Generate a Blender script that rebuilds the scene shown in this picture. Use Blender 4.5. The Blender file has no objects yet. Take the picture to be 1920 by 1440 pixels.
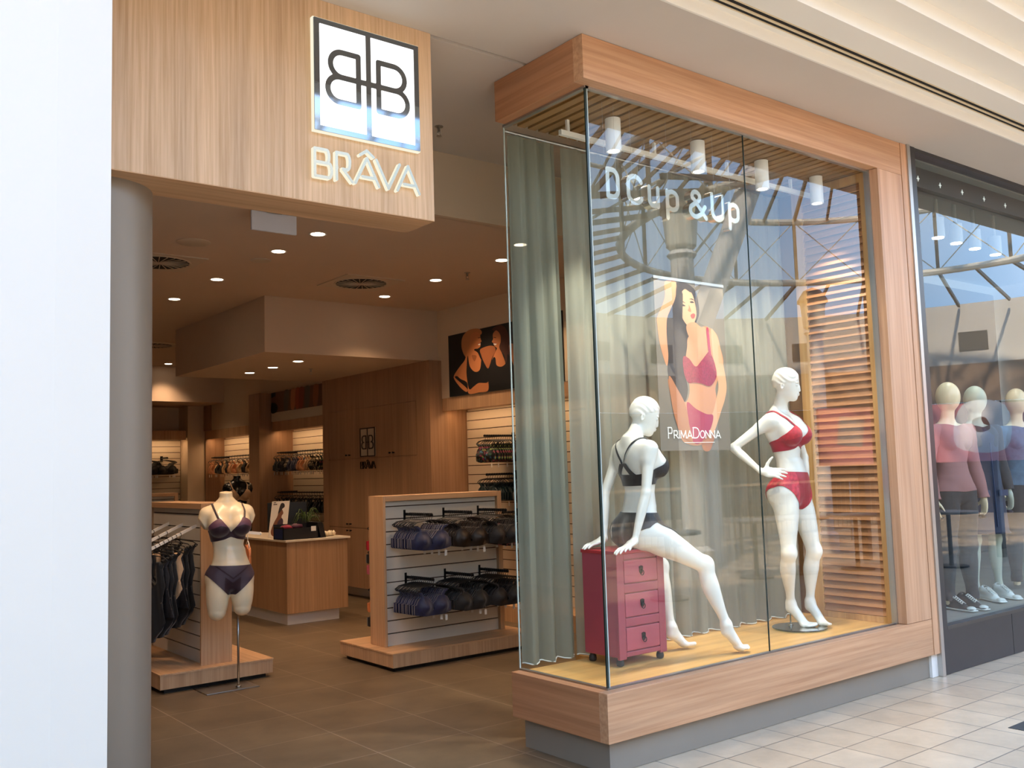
import bpy, bmesh, math, random
import numpy as np
from mathutils import Vector, Matrix
from mathutils.geometry import tessellate_polygon
random.seed(7); rng = np.random.RandomState(5)
SC = bpy.context.scene
COL = SC.collection
PI = math.pi

# ------------------------------------------------------------------ camera
cd = bpy.data.cameras.new('camera'); cam = bpy.data.objects.new('camera', cd); COL.objects.link(cam)
cd.sensor_width = 36.0; cd.lens = 33.63; cd.clip_start = 0.05; cd.clip_end = 500
RX = Vector((0.78759887, -0.61543726, -0.03041373)); DN = Vector((0.03085736, 0.08868909, -0.99558127)); FW = Vector((0.61541518, 0.7831802, 0.0888422))
m = Matrix.Identity(4)
for i in range(3):
    m[i][0] = RX[i]; m[i][1] = -DN[i]; m[i][2] = -FW[i]
m[0][3], m[1][3], m[2][3] = -3.275, -3.494, 1.5
cam.matrix_world = m
SC.camera = cam
# ------------------------------------------------------------------ exposure
SC.view_settings.view_transform = 'Standard'
try: SC.view_settings.look = 'None'
except Exception: pass
SC.view_settings.gamma = 1; SC.view_settings.use_curve_mapping = False
SC.view_settings.exposure = 0.0
# ------------------------------------------------------------------ sky
W = bpy.data.worlds.new('sky'); SC.world = W; W.use_nodes = True
nt = W.node_tree; nt.nodes.clear()
o_ = nt.nodes.new('ShaderNodeOutputWorld'); bg = nt.nodes.new('ShaderNodeBackground'); bg.inputs['Strength'].default_value = 5.6
tc = nt.nodes.new('ShaderNodeTexCoord'); sep = nt.nodes.new('ShaderNodeSeparateXYZ'); nt.links.new(tc.outputs['Generated'], sep.inputs[0])
rp = nt.nodes.new('ShaderNodeValToRGB'); nt.links.new(sep.outputs['Z'], rp.inputs[0])
rp.color_ramp.elements[0].position = 0.0; rp.color_ramp.elements[0].color = (0.46, 0.70, 1.0, 1)
rp.color_ramp.elements[1].position = 0.75; rp.color_ramp.elements[1].color = (0.27, 0.52, 0.98, 1)
nz = nt.nodes.new('ShaderNodeTexNoise'); nz.inputs['Scale'].default_value = 2.2; nz.inputs['Detail'].default_value = 4
nt.links.new(tc.outputs['Generated'], nz.inputs['Vector'])
cr = nt.nodes.new('ShaderNodeValToRGB'); nt.links.new(nz.outputs['Fac'], cr.inputs[0])
cr.color_ramp.elements[0].position = 0.52; cr.color_ramp.elements[0].color = (0, 0, 0, 1)
cr.color_ramp.elements[1].position = 0.80; cr.color_ramp.elements[1].color = (1, 1, 1, 1)
mx = nt.nodes.new('ShaderNodeMix'); mx.data_type = 'RGBA'; nt.links.new(cr.outputs[0], mx.inputs[0])
nt.links.new(rp.outputs[0], mx.inputs[6]); mx.inputs[7].default_value = (0.95, 0.97, 1.0, 1)
nt.links.new(mx.outputs[2], bg.inputs['Color']); nt.links.new(bg.outputs[0], o_.inputs[0])
# ------------------------------------------------------------------ sun through the atrium roof
sd = bpy.data.lights.new('sun', 'SUN'); sd.energy = 19.0; sd.angle = math.radians(2.0); sd.color = (1.0, 0.84, 0.64)
so = bpy.data.objects.new('sun', sd); COL.objects.link(so)
so.rotation_euler = Vector((0.55, -0.33, -0.76)).to_track_quat('-Z', 'Y').to_euler()
so.location = (-8, 5, 20)

# ------------------------------------------------------------------ tags and names
def tag(o, label=None, cat=None, group=None, kind=None):
    if label: o['label'] = label
    if cat: o['category'] = cat
    if group: o['group'] = group
    if kind: o['kind'] = kind
    return o
def empty(name, loc=(0, 0, 0), label=None, cat=None, group=None, kind=None, rz=0):
    o = bpy.data.objects.new(name, None); o.empty_display_size = 0.05; COL.objects.link(o)
    o.location = loc; o.rotation_euler = (0, 0, rz)
    return tag(o, label, cat, group, kind)
def wm(o):
    return (wm(o.parent) @ o.matrix_parent_inverse @ o.matrix_basis) if o.parent else o.matrix_basis.copy()
def adopt(o, parent):
    """parent a mesh written in world coordinates"""
    o.parent = parent; o.matrix_parent_inverse = wm(parent).inverted()
def dup(root, loc=None, rz=None, label=None, group=None, rot=None):
    r = root.copy(); COL.objects.link(r)
    if loc is not None: r.location = loc
    if rz is not None: r.rotation_euler = (0, 0, rz)
    if rot is not None: r.rotation_euler = rot
    if label: r['label'] = label
    if group: r['group'] = group
    for ch in list(root.children):
        c = ch.copy(); COL.objects.link(c); c.parent = r; c.matrix_parent_inverse = ch.matrix_parent_inverse
        for g in list(ch.children):
            d = g.copy(); COL.objects.link(d); d.parent = c; d.matrix_parent_inverse = g.matrix_parent_inverse
    return r

# ------------------------------------------------------------------ materials
def lin(h):
    h = h.lstrip('#'); out = []
    for i in (0, 2, 4):
        c = int(h[i:i+2], 16) / 255
        out.append(c / 12.92 if c <= 0.04045 else ((c + 0.055) / 1.055) ** 2.4)
    return tuple(out) + (1,)
MATS = {}
def mat(name, hexc='#808080', rough=0.5, metal=0.0, spec=0.5, emit=None, es=0.0, noise=None, bump=None, wood=None, sheen=0.0, coat=0.0, trans=0.0):
    """Principled material; noise=(scale,amount) varies its value, bump=(scale,strength), wood=(axis,hex2,scale)"""
    if name in MATS: return MATS[name]
    M = bpy.data.materials.new(name); M.use_nodes = True; nt = M.node_tree; b = nt.nodes['Principled BSDF']
    b.inputs['Base Color'].default_value = lin(hexc); b.inputs['Roughness'].default_value = rough
    b.inputs['Metallic'].default_value = metal; b.inputs['Specular IOR Level'].default_value = spec
    if sheen: b.inputs['Sheen Weight'].default_value = sheen
    if coat: b.inputs['Coat Weight'].default_value = coat; b.inputs['Coat Roughness'].default_value = 0.08
    if emit: b.inputs['Emission Color'].default_value = lin(emit); b.inputs['Emission Strength'].default_value = es
    L = nt.links; N = nt.nodes
    if wood:
        axis, hex2, sc = wood
        t = N.new('ShaderNodeTexCoord'); mp = N.new('ShaderNodeMapping'); L.new(t.outputs['Object'], mp.inputs[0])
        s = [42 * sc, 42 * sc, 42 * sc]; s['xyz'.index(axis)] = 1.0 * sc; mp.inputs['Scale'].default_value = s
        n1 = N.new('ShaderNodeTexNoise'); n1.inputs['Scale'].default_value = 1.0; n1.inputs['Detail'].default_value = 5; n1.inputs['Roughness'].default_value = 0.62
        n1.inputs['Distortion'].default_value = 0.12
        L.new(mp.outputs[0], n1.inputs['Vector'])
        r = N.new('ShaderNodeValToRGB'); L.new(n1.outputs['Fac'], r.inputs[0])
        r.color_ramp.elements[0].position = 0.32; r.color_ramp.elements[0].color = lin(hex2)
        r.color_ramp.elements[1].position = 0.62; r.color_ramp.elements[1].color = lin(hexc)
        mp2 = N.new('ShaderNodeMapping'); L.new(t.outputs['Object'], mp2.inputs[0]); s2 = [7.0, 7.0, 7.0]; s2['xyz'.index(axis)] = 0.35; mp2.inputs['Scale'].default_value = s2
        n2 = N.new('ShaderNodeTexNoise'); n2.inputs['Scale'].default_value = 1.0; n2.inputs['Detail'].default_value = 2; n2.inputs['Distortion'].default_value = 0.5; L.new(mp2.outputs[0], n2.inputs['Vector'])
        mr = N.new('ShaderNodeMapRange'); mr.inputs[1].default_value = 0.3; mr.inputs[2].default_value = 0.7; mr.inputs[3].default_value = 0.84; mr.inputs[4].default_value = 1.10; L.new(n2.outputs['Fac'], mr.inputs[0])
        v = N.new('ShaderNodeVectorMath'); v.operation = 'SCALE'; L.new(r.outputs[0], v.inputs[0]); L.new(mr.outputs[0], v.inputs['Scale'])
        L.new(v.outputs[0], b.inputs['Base Color'])
        bp = N.new('ShaderNodeBump'); bp.inputs['Strength'].default_value = 0.08; bp.inputs['Distance'].default_value = 0.002
        L.new(n1.outputs['Fac'], bp.inputs['Height']); L.new(bp.outputs[0], b.inputs['Normal'])
    elif noise:
        t = N.new('ShaderNodeTexCoord'); n1 = N.new('ShaderNodeTexNoise'); n1.inputs['Scale'].default_value = noise[0]; n1.inputs['Detail'].default_value = 6
        L.new(t.outputs['Object'], n1.inputs['Vector'])
        mr = N.new('ShaderNodeMapRange'); mr.inputs[1].default_value = 0.3; mr.inputs[2].default_value = 0.7
        mr.inputs[3].default_value = 1 - noise[1]; mr.inputs[4].default_value = 1 + noise[1] * 0.5
        L.new(n1.outputs['Fac'], mr.inputs[0])
        v = N.new('ShaderNodeVectorMath'); v.operation = 'SCALE'; v.inputs[0].default_value = lin(hexc)[:3]; L.new(mr.outputs[0], v.inputs['Scale'])
        L.new(v.outputs[0], b.inputs['Base Color'])
    if bump:
        t = N.new('ShaderNodeTexCoord'); n1 = N.new('ShaderNodeTexNoise'); n1.inputs['Scale'].default_value = bump[0]; n1.inputs['Detail'].default_value = 4
        L.new(t.outputs['Object'], n1.inputs['Vector'])
        bp = N.new('ShaderNodeBump'); bp.inputs['Strength'].default_value = bump[1]; bp.inputs['Distance'].default_value = 0.01
        L.new(n1.outputs['Fac'], bp.inputs['Height']); L.new(bp.outputs[0], b.inputs['Normal'])
    MATS[name] = M
    return M
def emat(name, col, s):
    if name in MATS: return MATS[name]
    M = bpy.data.materials.new(name); M.use_nodes = True; nt = M.node_tree; nt.nodes.clear()
    e = nt.nodes.new('ShaderNodeEmission'); e.inputs[0].default_value = (*col, 1); e.inputs[1].default_value = s
    o = nt.nodes.new('ShaderNodeOutputMaterial'); nt.links.new(e.outputs[0], o.inputs[0]); MATS[name] = M
    return M
def glass_mat(name, tint=(0.93, 0.97, 0.95), mult=1.65, base=0.0, rough=0.0):
    """thin architectural pane: transparent with a Fresnel mirror on top"""
    if name in MATS: return MATS[name]
    M = bpy.data.materials.new(name); M.use_nodes = True; nt = M.node_tree; nt.nodes.clear(); N = nt.nodes; L = nt.links
    tr = N.new('ShaderNodeBsdfTransparent'); tr.inputs[0].default_value = (*tint, 1)
    gl = N.new('ShaderNodeBsdfGlossy'); gl.inputs['Roughness'].default_value = rough
    lw = N.new('ShaderNodeLayerWeight'); lw.inputs[0].default_value = 0.5      # facing = 1 - |cos|, the same from both sides
    pw = N.new('ShaderNodeMath'); pw.operation = 'POWER'; pw.inputs[1].default_value = 5; L.new(lw.outputs['Facing'], pw.inputs[0])
    sc = N.new('ShaderNodeMath'); sc.operation = 'MULTIPLY_ADD'; sc.inputs[1].default_value = .96; sc.inputs[2].default_value = .04; L.new(pw.outputs[0], sc.inputs[0])
    mm = N.new('ShaderNodeMath'); mm.operation = 'MULTIPLY_ADD'; mm.inputs[1].default_value = mult; mm.inputs[2].default_value = base; mm.use_clamp = True
    L.new(sc.outputs[0], mm.inputs[0])
    mi = N.new('ShaderNodeMixShader'); L.new(mm.outputs[0], mi.inputs[0]); L.new(tr.outputs[0], mi.inputs[1]); L.new(gl.outputs[0], mi.inputs[2])
    o = N.new('ShaderNodeOutputMaterial'); L.new(mi.outputs[0], o.inputs[0]); MATS[name] = M
    return M
def sheer_mat(name, hexc, opac=0.7, transl=0.4, noise=False):
    """sheer voile: part see-through, part diffuse, part translucent"""
    if name in MATS: return MATS[name]
    M = bpy.data.materials.new(name); M.use_nodes = True; nt = M.node_tree; nt.nodes.clear(); N = nt.nodes; L = nt.links
    d = N.new('ShaderNodeBsdfDiffuse'); d.inputs[0].default_value = lin(hexc)
    tl = N.new('ShaderNodeBsdfTranslucent'); tl.inputs[0].default_value = lin(hexc)
    m1 = N.new('ShaderNodeMixShader'); m1.inputs[0].default_value = transl; L.new(d.outputs[0], m1.inputs[1]); L.new(tl.outputs[0], m1.inputs[2])
    tr = N.new('ShaderNodeBsdfTransparent'); m2 = N.new('ShaderNodeMixShader')
    lw = N.new('ShaderNodeLayerWeight'); lw.inputs[0].default_value = 0.35
    mr = N.new('ShaderNodeMapRange'); mr.inputs[3].default_value = opac; mr.inputs[4].default_value = 1.0; L.new(lw.outputs['Facing'], mr.inputs[0])
    L.new(mr.outputs[0], m2.inputs[0])
    L.new(tr.outputs[0], m2.inputs[1]); L.new(m1.outputs[0], m2.inputs[2])
    o = N.new('ShaderNodeOutputMaterial'); L.new(m2.outputs[0], o.inputs[0]); MATS[name] = M
    return M

# ------------------------------------------------------------------ mesh builders
class MB:
    """collects shapes and links them as one mesh object"""
    def __init__(s): s.v = []; s.f = []; s.mi = []; s.cur = 0
    def add(s, vs, fs):
        n = len(s.v); s.v += [tuple(map(float, p)) for p in vs]; s.f += [tuple(i + n for i in f) for f in fs]; s.mi += [s.cur] * len(fs)
        return s
    def box(s, x0, x1, y0, y1, z0, z1):
        vs = [(x, y, z) for z in (z0, z1) for y in (y0, y1) for x in (x0, x1)]
        return s.add(vs, [(0, 2, 3, 1), (4, 5, 7, 6), (0, 1, 5, 4), (2, 6, 7, 3), (0, 4, 6, 2), (1, 3, 7, 5)])
    def obox(s, a, b, w, h, up=(0, 0, 1)):
        """bar from a to b, w wide, h high"""
        a, b = Vector(a), Vector(b); d = (b - a).normalized(); u = Vector(up)
        if abs(d.dot(u)) > 0.99: u = Vector((1, 0, 0))
        r = d.cross(u).normalized(); u = r.cross(d)
        vs = [p + r * (w / 2 * i) + u * (h / 2 * j) for p in (a, b) for j in (-1, 1) for i in (-1, 1)]
        return s.add(vs, [(0, 1, 3, 2), (4, 6, 7, 5), (0, 4, 5, 1), (2, 3, 7, 6), (0, 2, 6, 4), (1, 5, 7, 3)])
    def tube(s, pts, r, n=8, cap=True, rads=None):
        pts = [Vector(p) for p in pts]; rings = []; up = None
        for i, p in enumerate(pts):
            d = (pts[min(i + 1, len(pts) - 1)] - pts[max(i - 1, 0)]).normalized()
            if up is None:
                up = Vector((0, 0, 1)) if abs(d.z) < 0.9 else Vector((1, 0, 0))
            x = d.cross(up).normalized(); up = x.cross(d).normalized()
            rr = rads[i] if rads else r
            rings.append([p + (x * math.cos(2 * PI * k / n) + up * math.sin(2 * PI * k / n)) * rr for k in range(n)])
        vs = [q for R in rings for q in R]; fs = []
        for i in range(len(pts) - 1):
            for k in range(n):
                a = i * n + k; b = i * n + (k + 1) % n; fs.append((a, b, b + n, a + n))
        if cap:
            fs.append(tuple(range(n - 1, -1, -1))); fs.append(tuple(range((len(pts) - 1) * n, len(pts) * n)))
        return s.add(vs, fs)
    def lathe(s, prof, c=(0, 0, 0), n=24, axis='z'):
        """prof: (radius, height) pairs"""
        vs = []; fs = []
        for r, h in prof:
            for k in range(n):
                a = 2 * PI * k / n; p = (r * math.cos(a), r * math.sin(a), h)
                if axis == 'y': p = (p[0], p[2], p[1])
                if axis == 'x': p = (p[2], p[0], p[1])
                vs.append((c[0] + p[0], c[1] + p[1], c[2] + p[2]))
        for i in range(len(prof) - 1):
            for k in range(n):
                a = i * n + k; b = i * n + (k + 1) % n; fs.append((a, b, b + n, a + n))
        fs.append(tuple(range(n - 1, -1, -1))); fs.append(tuple(range((len(prof) - 1) * n, len(prof) * n)))
        return s.add(vs, fs)
    def ball(s, c, rx, ry=None, rz=None, n=16, m=10):
        ry = ry or rx; rz = rz or rx; prof = []
        vs = []; fs = []
        for i in range(m + 1):
            t = PI * i / m
            for k in range(n):
                a = 2 * PI * k / n; vs.append((c[0] + rx * math.sin(t) * math.cos(a), c[1] + ry * math.sin(t) * math.sin(a), c[2] + rz * math.cos(t)))
        for i in range(m):
            for k in range(n):
                a = i * n + k; b = i * n + (k + 1) % n; fs.append((a, a + n, b + n, b))
        return s.add(vs, fs)
    def prism(s, poly, fn, d):
        """extrude a 2-D polygon; fn(u,v,w)->xyz"""
        n = len(poly); vs = [fn(u, v, 0) for u, v in poly] + [fn(u, v, d) for u, v in poly]
        fs = [(i, (i + 1) % n, n + (i + 1) % n, n + i) for i in range(n)]
        tri = tessellate_polygon([[Vector((u, v, 0)) for u, v in poly]])
        fs += [tuple(t) for t in tri] + [tuple(n + i for i in reversed(t)) for t in tri]
        return s.add(vs, fs)
    def flat(s, poly, fn):
        tri = tessellate_polygon([[Vector((u, v, 0)) for u, v in poly]])
        return s.add([fn(u, v) for u, v in poly], [tuple(t) for t in tri])
    def m(s, i): s.cur = i; return s
    def build(s, name, mats, parent=None, smooth=False, bevel=0, seg=2, kind=None, loc=None, fix=True):
        me = bpy.data.meshes.new(name); me.from_pydata(s.v, [], s.f)
        if not isinstance(mats, (list, tuple)): mats = [mats]
        for M_ in mats: me.materials.append(M_)
        if len(mats) > 1: me.polygons.foreach_set('material_index', s.mi)
        if fix:
            b = bmesh.new(); b.from_mesh(me); bmesh.ops.recalc_face_normals(b, faces=b.faces); b.to_mesh(me); b.free()
        if smooth: 
            me.polygons.foreach_set('use_smooth', [True] * len(me.polygons))
        me.update()
        o = bpy.data.objects.new(name, me); COL.objects.link(o)
        if loc: o.location = loc
        if parent: adopt(o, parent)
        if bevel:
            bm_ = o.modifiers.new('bevel', 'BEVEL'); bm_.width = bevel; bm_.segments = seg; bm_.limit_method = 'ANGLE'; bm_.angle_limit = 0.7
            if not smooth:
                pass
        if kind: o['kind'] = kind
        return o
def smooth_angle(o, ang=35):
    me = o.data; me.polygons.foreach_set('use_smooth', [True] * len(me.polygons))
    b = bmesh.new(); b.from_mesh(me); lim = math.radians(ang)
    for e in b.edges:
        if len(e.link_faces) == 2 and e.calc_face_angle(0) > lim: e.smooth = False
        elif len(e.link_faces) != 2: e.smooth = False
    b.to_mesh(me); b.free()
    return o
def clip(V, F, f):
    """keep the part of a triangle mesh where f>0, cut along f=0"""
    V = np.asarray(V, float); F = np.asarray(F, int); keep = f[F] > 0; cnt = keep.sum(1)
    out = [F[cnt == 3]]; nv = []; cache = {}; base = len(V); tr = []
    for t in F[(cnt == 1) | (cnt == 2)]:
        k = f[t] > 0
        def cut(a, b):
            key = (min(a, b), max(a, b))
            if key not in cache:
                w = f[a] / (f[a] - f[b]); cache[key] = base + len(nv); nv.append(V[a] + (V[b] - V[a]) * w)
            return cache[key]
        if k.sum() == 1:
            i = int(np.argmax(k)); a, b, c = t[i], t[(i + 1) % 3], t[(i + 2) % 3]; tr.append((a, cut(a, b), cut(a, c)))
        else:
            i = int(np.argmin(k)); a, b, c = t[i], t[(i + 1) % 3], t[(i + 2) % 3]
            p, q = cut(a, b), cut(a, c); tr.append((p, b, c)); tr.append((p, c, q))
    if nv: V = np.vstack([V, np.array(nv)])
    if tr: out.append(np.array(tr))
    F = np.vstack(out); used = np.unique(F); mp = -np.ones(len(V), int); mp[used] = np.arange(len(used))
    return V[used], mp[F], used
def extrude_sheet(V, F, off):
    """close a sheet with a copy offset by off (array or vector)"""
    n = len(V); V2 = V + off; edges = {}
    for t in F:
        for i in range(3):
            a, b = int(t[i]), int(t[(i + 1) % 3]); edges[(a, b)] = 1
    side = [(a, b, b + n, a + n) for (a, b) in edges if (b, a) not in edges]
    fs = [tuple(map(int, t)) for t in F] + [tuple(int(i) + n for i in t[::-1]) for t in F] + [(b, a, d, c) for (a, b, c, d) in side]
    return np.vstack([V, V2]), fs
def grid2(x0, x1, z0, z1, h):
    xs = np.arange(x0, x1 + h, h); zs = np.arange(z0, z1 + h, h); X, Z = np.meshgrid(xs, zs, indexing='ij')
    V = np.stack([X.ravel(), np.zeros(X.size), Z.ravel()], 1); nz_ = len(zs); F = []
    I = (np.arange(len(xs) - 1)[:, None] * nz_ + np.arange(nz_ - 1)[None, :]).ravel()
    F = np.vstack([np.stack([I, I + nz_, I + nz_ + 1], 1), np.stack([I, I + nz_ + 1, I + 1], 1)])
    return V, F
def seg2(x, z, pts):
    d = np.full(x.shape, 9.0)
    for (a, b), (c, e) in zip(pts[:-1], pts[1:]):
        dx, dz = c - a, e - b; L2 = dx * dx + dz * dz + 1e-12
        t = np.clip(((x - a) * dx + (z - b) * dz) / L2, 0, 1); d = np.minimum(d, np.hypot(x - a - t * dx, z - b - t * dz))
    return d
def arc(cx, cz, rx, rz, a0, a1, n=14):
    return [(cx + rx * math.cos(math.radians(a0 + (a1 - a0) * i / n)), cz + rz * math.sin(math.radians(a0 + (a1 - a0) * i / n))) for i in range(n + 1)]
def shape2(field, bb, h, depth):
    """solid plate in the XZ plane where field>0; front at y=0, back at y=depth"""
    V, F = grid2(*bb, h); f = field(V[:, 0], V[:, 2]); V, F, _ = clip(V, F, f)
    V2, fs = extrude_sheet(V, F, np.array([0, depth, 0.0])); m = MB(); m.v = [tuple(p) for p in V2]; m.f = fs; m.mi = [0] * len(fs)
    return m
# ------------------------------------------------------------------ the materials of the place
def brickmat(name, w, h, c1, c2, mort, msz, rough, ox=0, oy=0, nsc=3.0, namt=0.15, bumpy=0.2, coat=0.0):
    if name in MATS: return MATS[name]
    M = bpy.data.materials.new(name); M.use_nodes = True; nt = M.node_tree; N = nt.nodes; L = nt.links; b = N['Principled BSDF']
    t = N.new('ShaderNodeTexCoord'); mp = N.new('ShaderNodeMapping'); L.new(t.outputs['Object'], mp.inputs[0]); mp.inputs['Location'].default_value = (ox, oy, 0)
    br = N.new('ShaderNodeTexBrick'); br.offset = 0; br.squash = 1; br.inputs['Scale'].default_value = 1
    br.inputs['Brick Width'].default_value = w; br.inputs['Row Height'].default_value = h; br.inputs['Mortar Size'].default_value = msz
    br.inputs['Mortar Smooth'].default_value = 0.1; br.inputs['Bias'].default_value = 0
    br.inputs['Color1'].default_value = lin(c1); br.inputs['Color2'].default_value = lin(c2); br.inputs['Mortar'].default_value = lin(mort)
    L.new(mp.outputs[0], br.inputs['Vector'])
    n1 = N.new('ShaderNodeTexNoise'); n1.inputs['Scale'].default_value = nsc; n1.inputs['Detail'].default_value = 8; n1.inputs['Roughness'].default_value = 0.65
    L.new(t.outputs['Object'], n1.inputs['Vector'])
    mr = N.new('ShaderNodeMapRange'); mr.inputs[1].default_value = 0.3; mr.inputs[2].default_value = 0.7; mr.inputs[3].default_value = 1 - namt; mr.inputs[4].default_value = 1 + namt
    L.new(n1.outputs['Fac'], mr.inputs[0])
    v = N.new('ShaderNodeVectorMath'); v.operation = 'SCALE'; L.new(br.outputs['Color'], v.inputs[0]); L.new(mr.outputs[0], v.inputs['Scale'])
    L.new(v.outputs[0], b.inputs['Base Color']); b.inputs['Roughness'].default_value = rough
    bp = N.new('ShaderNodeBump'); bp.inputs['Strength'].default_value = bumpy; bp.inputs['Distance'].default_value = 0.002; bp.invert = True
    L.new(br.outputs['Fac'], bp.inputs['Height']); L.new(bp.outputs[0], b.inputs['Normal'])
    if coat: b.inputs['Coat Weight'].default_value = coat
    MATS[name] = M
    return M
shop_tile = brickmat('shop_floor_tile', 0.57, 0.557, '#6c5b45', '#645440', '#8c7a66', 0.0035, 0.42, 0.034, -0.055 + 0.0, 2.2, 0.28)
mall_tile = brickmat('mall_floor_tile', 0.29, 0.303, '#c6b196', '#bba58a', '#7c7061', 0.004, 0.3, -0.07, 0.178, 4.0, 0.14)
oak = mat('pale_oak_fascia', '#d9b894', 0.5, wood=('z', '#bf9a72', 1.6))
oak_h = mat('pale_oak_shelf', '#c9a27c', 0.5, wood=('z', '#b58d66', 1.4))
oak_e = mat('pale_oak_edge', '#cda57d', 0.5, wood=('x', '#b98f67', 1.4))
oak_x = mat('pale_oak_flat', '#d3a97f', 0.5, wood=('x', '#c0946a', 1.0))
frame_w = mat('warm_timber_across', '#cfa17a', 0.42, wood=('x', '#b78660', 1.0))
frame_y = mat('shaded_timber_return', '#c08a63', 0.42, wood=('y', '#ab764f', 0.8))  # darker copy of the frame timber; the side's shading is in the colour
frame_z = mat('warm_timber_upright', '#d3a580', 0.42, wood=('z', '#c08f68', 1.0))
plat_w = mat('blond_timber_platform', '#dfae68', 0.35, wood=('x', '#d09a55', 0.7))
louv_w = mat('blond_louvre_timber', '#bb8253', 0.5, wood=('y', '#9a663c', 0.8))
walnut = mat('oak_cabinet_veneer', '#a88263', 0.5, wood=('z', '#977252', 1.2))
taupe = mat('taupe_paint', '#8c8274', 0.55, noise=(3, 0.05))
colmn = mat('column_metallic_taupe', '#85796a', 0.42, metal=0.15)
white_p = mat('white_plaster', '#cfcabf', 0.6, noise=(1.2, 0.02), bump=(14, 0.06))
ceil_p = mat('ceiling_paint', '#cdb69e', 0.8, noise=(0.8, 0.04))
soff_p = mat('mall_soffit_paint', '#c9bfb2', 0.7, noise=(1.0, 0.05))
wall_p = mat('wall_paint', '#d6c1a6', 0.8)
whitem = mat('white_enamel', '#ece9e2', 0.4)
slat_w = mat('white_slatwall', '#d8d0c2', 0.45)
groove = mat('slatwall_groove', '#4a3526', 0.7)
black = mat('black_plastic', '#0c0c0d', 0.35)
blackm = mat('black_anodised_metal', '#17181b', 0.35, metal=0.6)
darkpan = mat('charcoal_stone_panel', '#2b2b2d', 0.3, noise=(6, 0.15))
alu = mat('brushed_aluminium', '#b9b7b2', 0.35, metal=0.9)
chrome = mat('polished_steel', '#d9d6cf', 0.06, metal=1.0)
chromew = mat('warm_polished_letter_face', '#9a8d78', 0.16, metal=1.0)
steel_br = mat('satin_steel', '#a8a39b', 0.28, metal=1.0)
manq = mat('cream_fibreglass', '#f2deb8', 0.32, coat=0.2)
manq_w = mat('white_fibreglass', '#f3efe4', 0.28, coat=0.3)
manq_k = mat('black_fibreglass', '#0b0b0c', 0.25, coat=0.3)
glass = glass_mat('window_glass')
glass_s = glass_mat('side_window_glass', mult=1.0)
glass_e = mat('green_glass_edge', '#5f7a6c', 0.1, emit='#9fb8a0', es=0.0)
sheer = sheer_mat('grey_green_voile', '#a2a497', 0.80, 0.30)
sheer2 = sheer_mat('grey_green_voile_gathered', '#8e9183', 0.88, 0.25)
hemm = mat('pale_hem_stitching', '#d6d4c8', 0.7)
# ------------------------------------------------------------------ bodies: a signed-distance figure turned into one continuous surface
def nrm(v): v = np.asarray(v, float); return v / (np.linalg.norm(v) + 1e-12)
def s_cone(a, b, ra, rb):
    a = np.asarray(a, float); b = np.asarray(b, float); d = b - a; L2 = d @ d + 1e-12
    def fn(P):
        t = np.clip(((P - a) @ d) / L2, 0, 1); return np.linalg.norm(P - a - t[:, None] * d, axis=1) - (ra + (rb - ra) * t)
    return fn
def s_ell(c, M, r):
    """ellipsoid: M rows are its axes"""
    c = np.asarray(c, float); M = np.asarray(M, float); r = np.asarray(r, float)
    def fn(P):
        q = (P - c) @ M.T; k0 = np.linalg.norm(q / r, axis=1); k1 = np.linalg.norm(q / (r * r), axis=1) + 1e-9
        return k0 * (k0 - 1) / k1
    return fn
def s_loft(p0, p1, side, prof, cap=None):
    """elliptical sections along p0-p1; prof rows: t, half width, half depth, shift forward, shift sideways"""
    p0 = np.asarray(p0, float); p1 = np.asarray(p1, float); ax = nrm(p1 - p0); L = np.linalg.norm(p1 - p0)
    s = nrm(np.asarray(side, float) - ax * (np.asarray(side, float) @ ax)); f = np.cross(ax, s)
    pr = np.array([list(r) + [0] * (5 - len(r)) for r in prof], float); T = pr[:, 0]
    tt = np.linspace(T[0], T[-1], 80)
    from_t = []
    for k in range(1, 5):                                   # Catmull-Rom through the profile rows
        y = pr[:, k]; mm = np.gradient(y, T); o = np.zeros_like(tt)
        for i in range(len(T) - 1):
            sel = (tt >= T[i]) & (tt <= T[i + 1]); h = T[i + 1] - T[i]; u = (tt[sel] - T[i]) / h
            o[sel] = (2*u**3-3*u**2+1)*y[i] + (u**3-2*u**2+u)*h*mm[i] + (-2*u**3+3*u**2)*y[i+1] + (u**3-u**2)*h*mm[i+1]
        from_t.append(o)
    def fn(P):
        q = P - p0; z = (q @ ax) / L; zc = np.clip(z, T[0], T[-1])
        a = np.interp(zc, tt, from_t[0]); b = np.interp(zc, tt, from_t[1]); of = np.interp(zc, tt, from_t[2]); os_ = np.interp(zc, tt, from_t[3])
        x = q @ s - os_; y = q @ f - of; k0 = np.sqrt((x / a) ** 2 + (y / b) ** 2) + 1e-9
        k1 = np.sqrt((x / a**2) ** 2 + (y / b**2) ** 2) + 1e-9
        d = k0 * (k0 - 1) / k1; d = np.where(k0 < 0.05, -np.minimum(a, b), d)
        dz = np.abs(z - zc) * L; r = np.minimum(a, b); c = r if cap is None else cap
        return np.where(dz > 0, (np.hypot(np.maximum(d + r, 0), dz * r / c) - r), d)
    return fn
def smin(a, b, k):
    if k <= 0: return np.minimum(a, b)
    h = np.clip(0.5 + 0.5 * (b - a) / k, 0, 1); return b + (a - b) * h - k * h * (1 - h)
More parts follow.
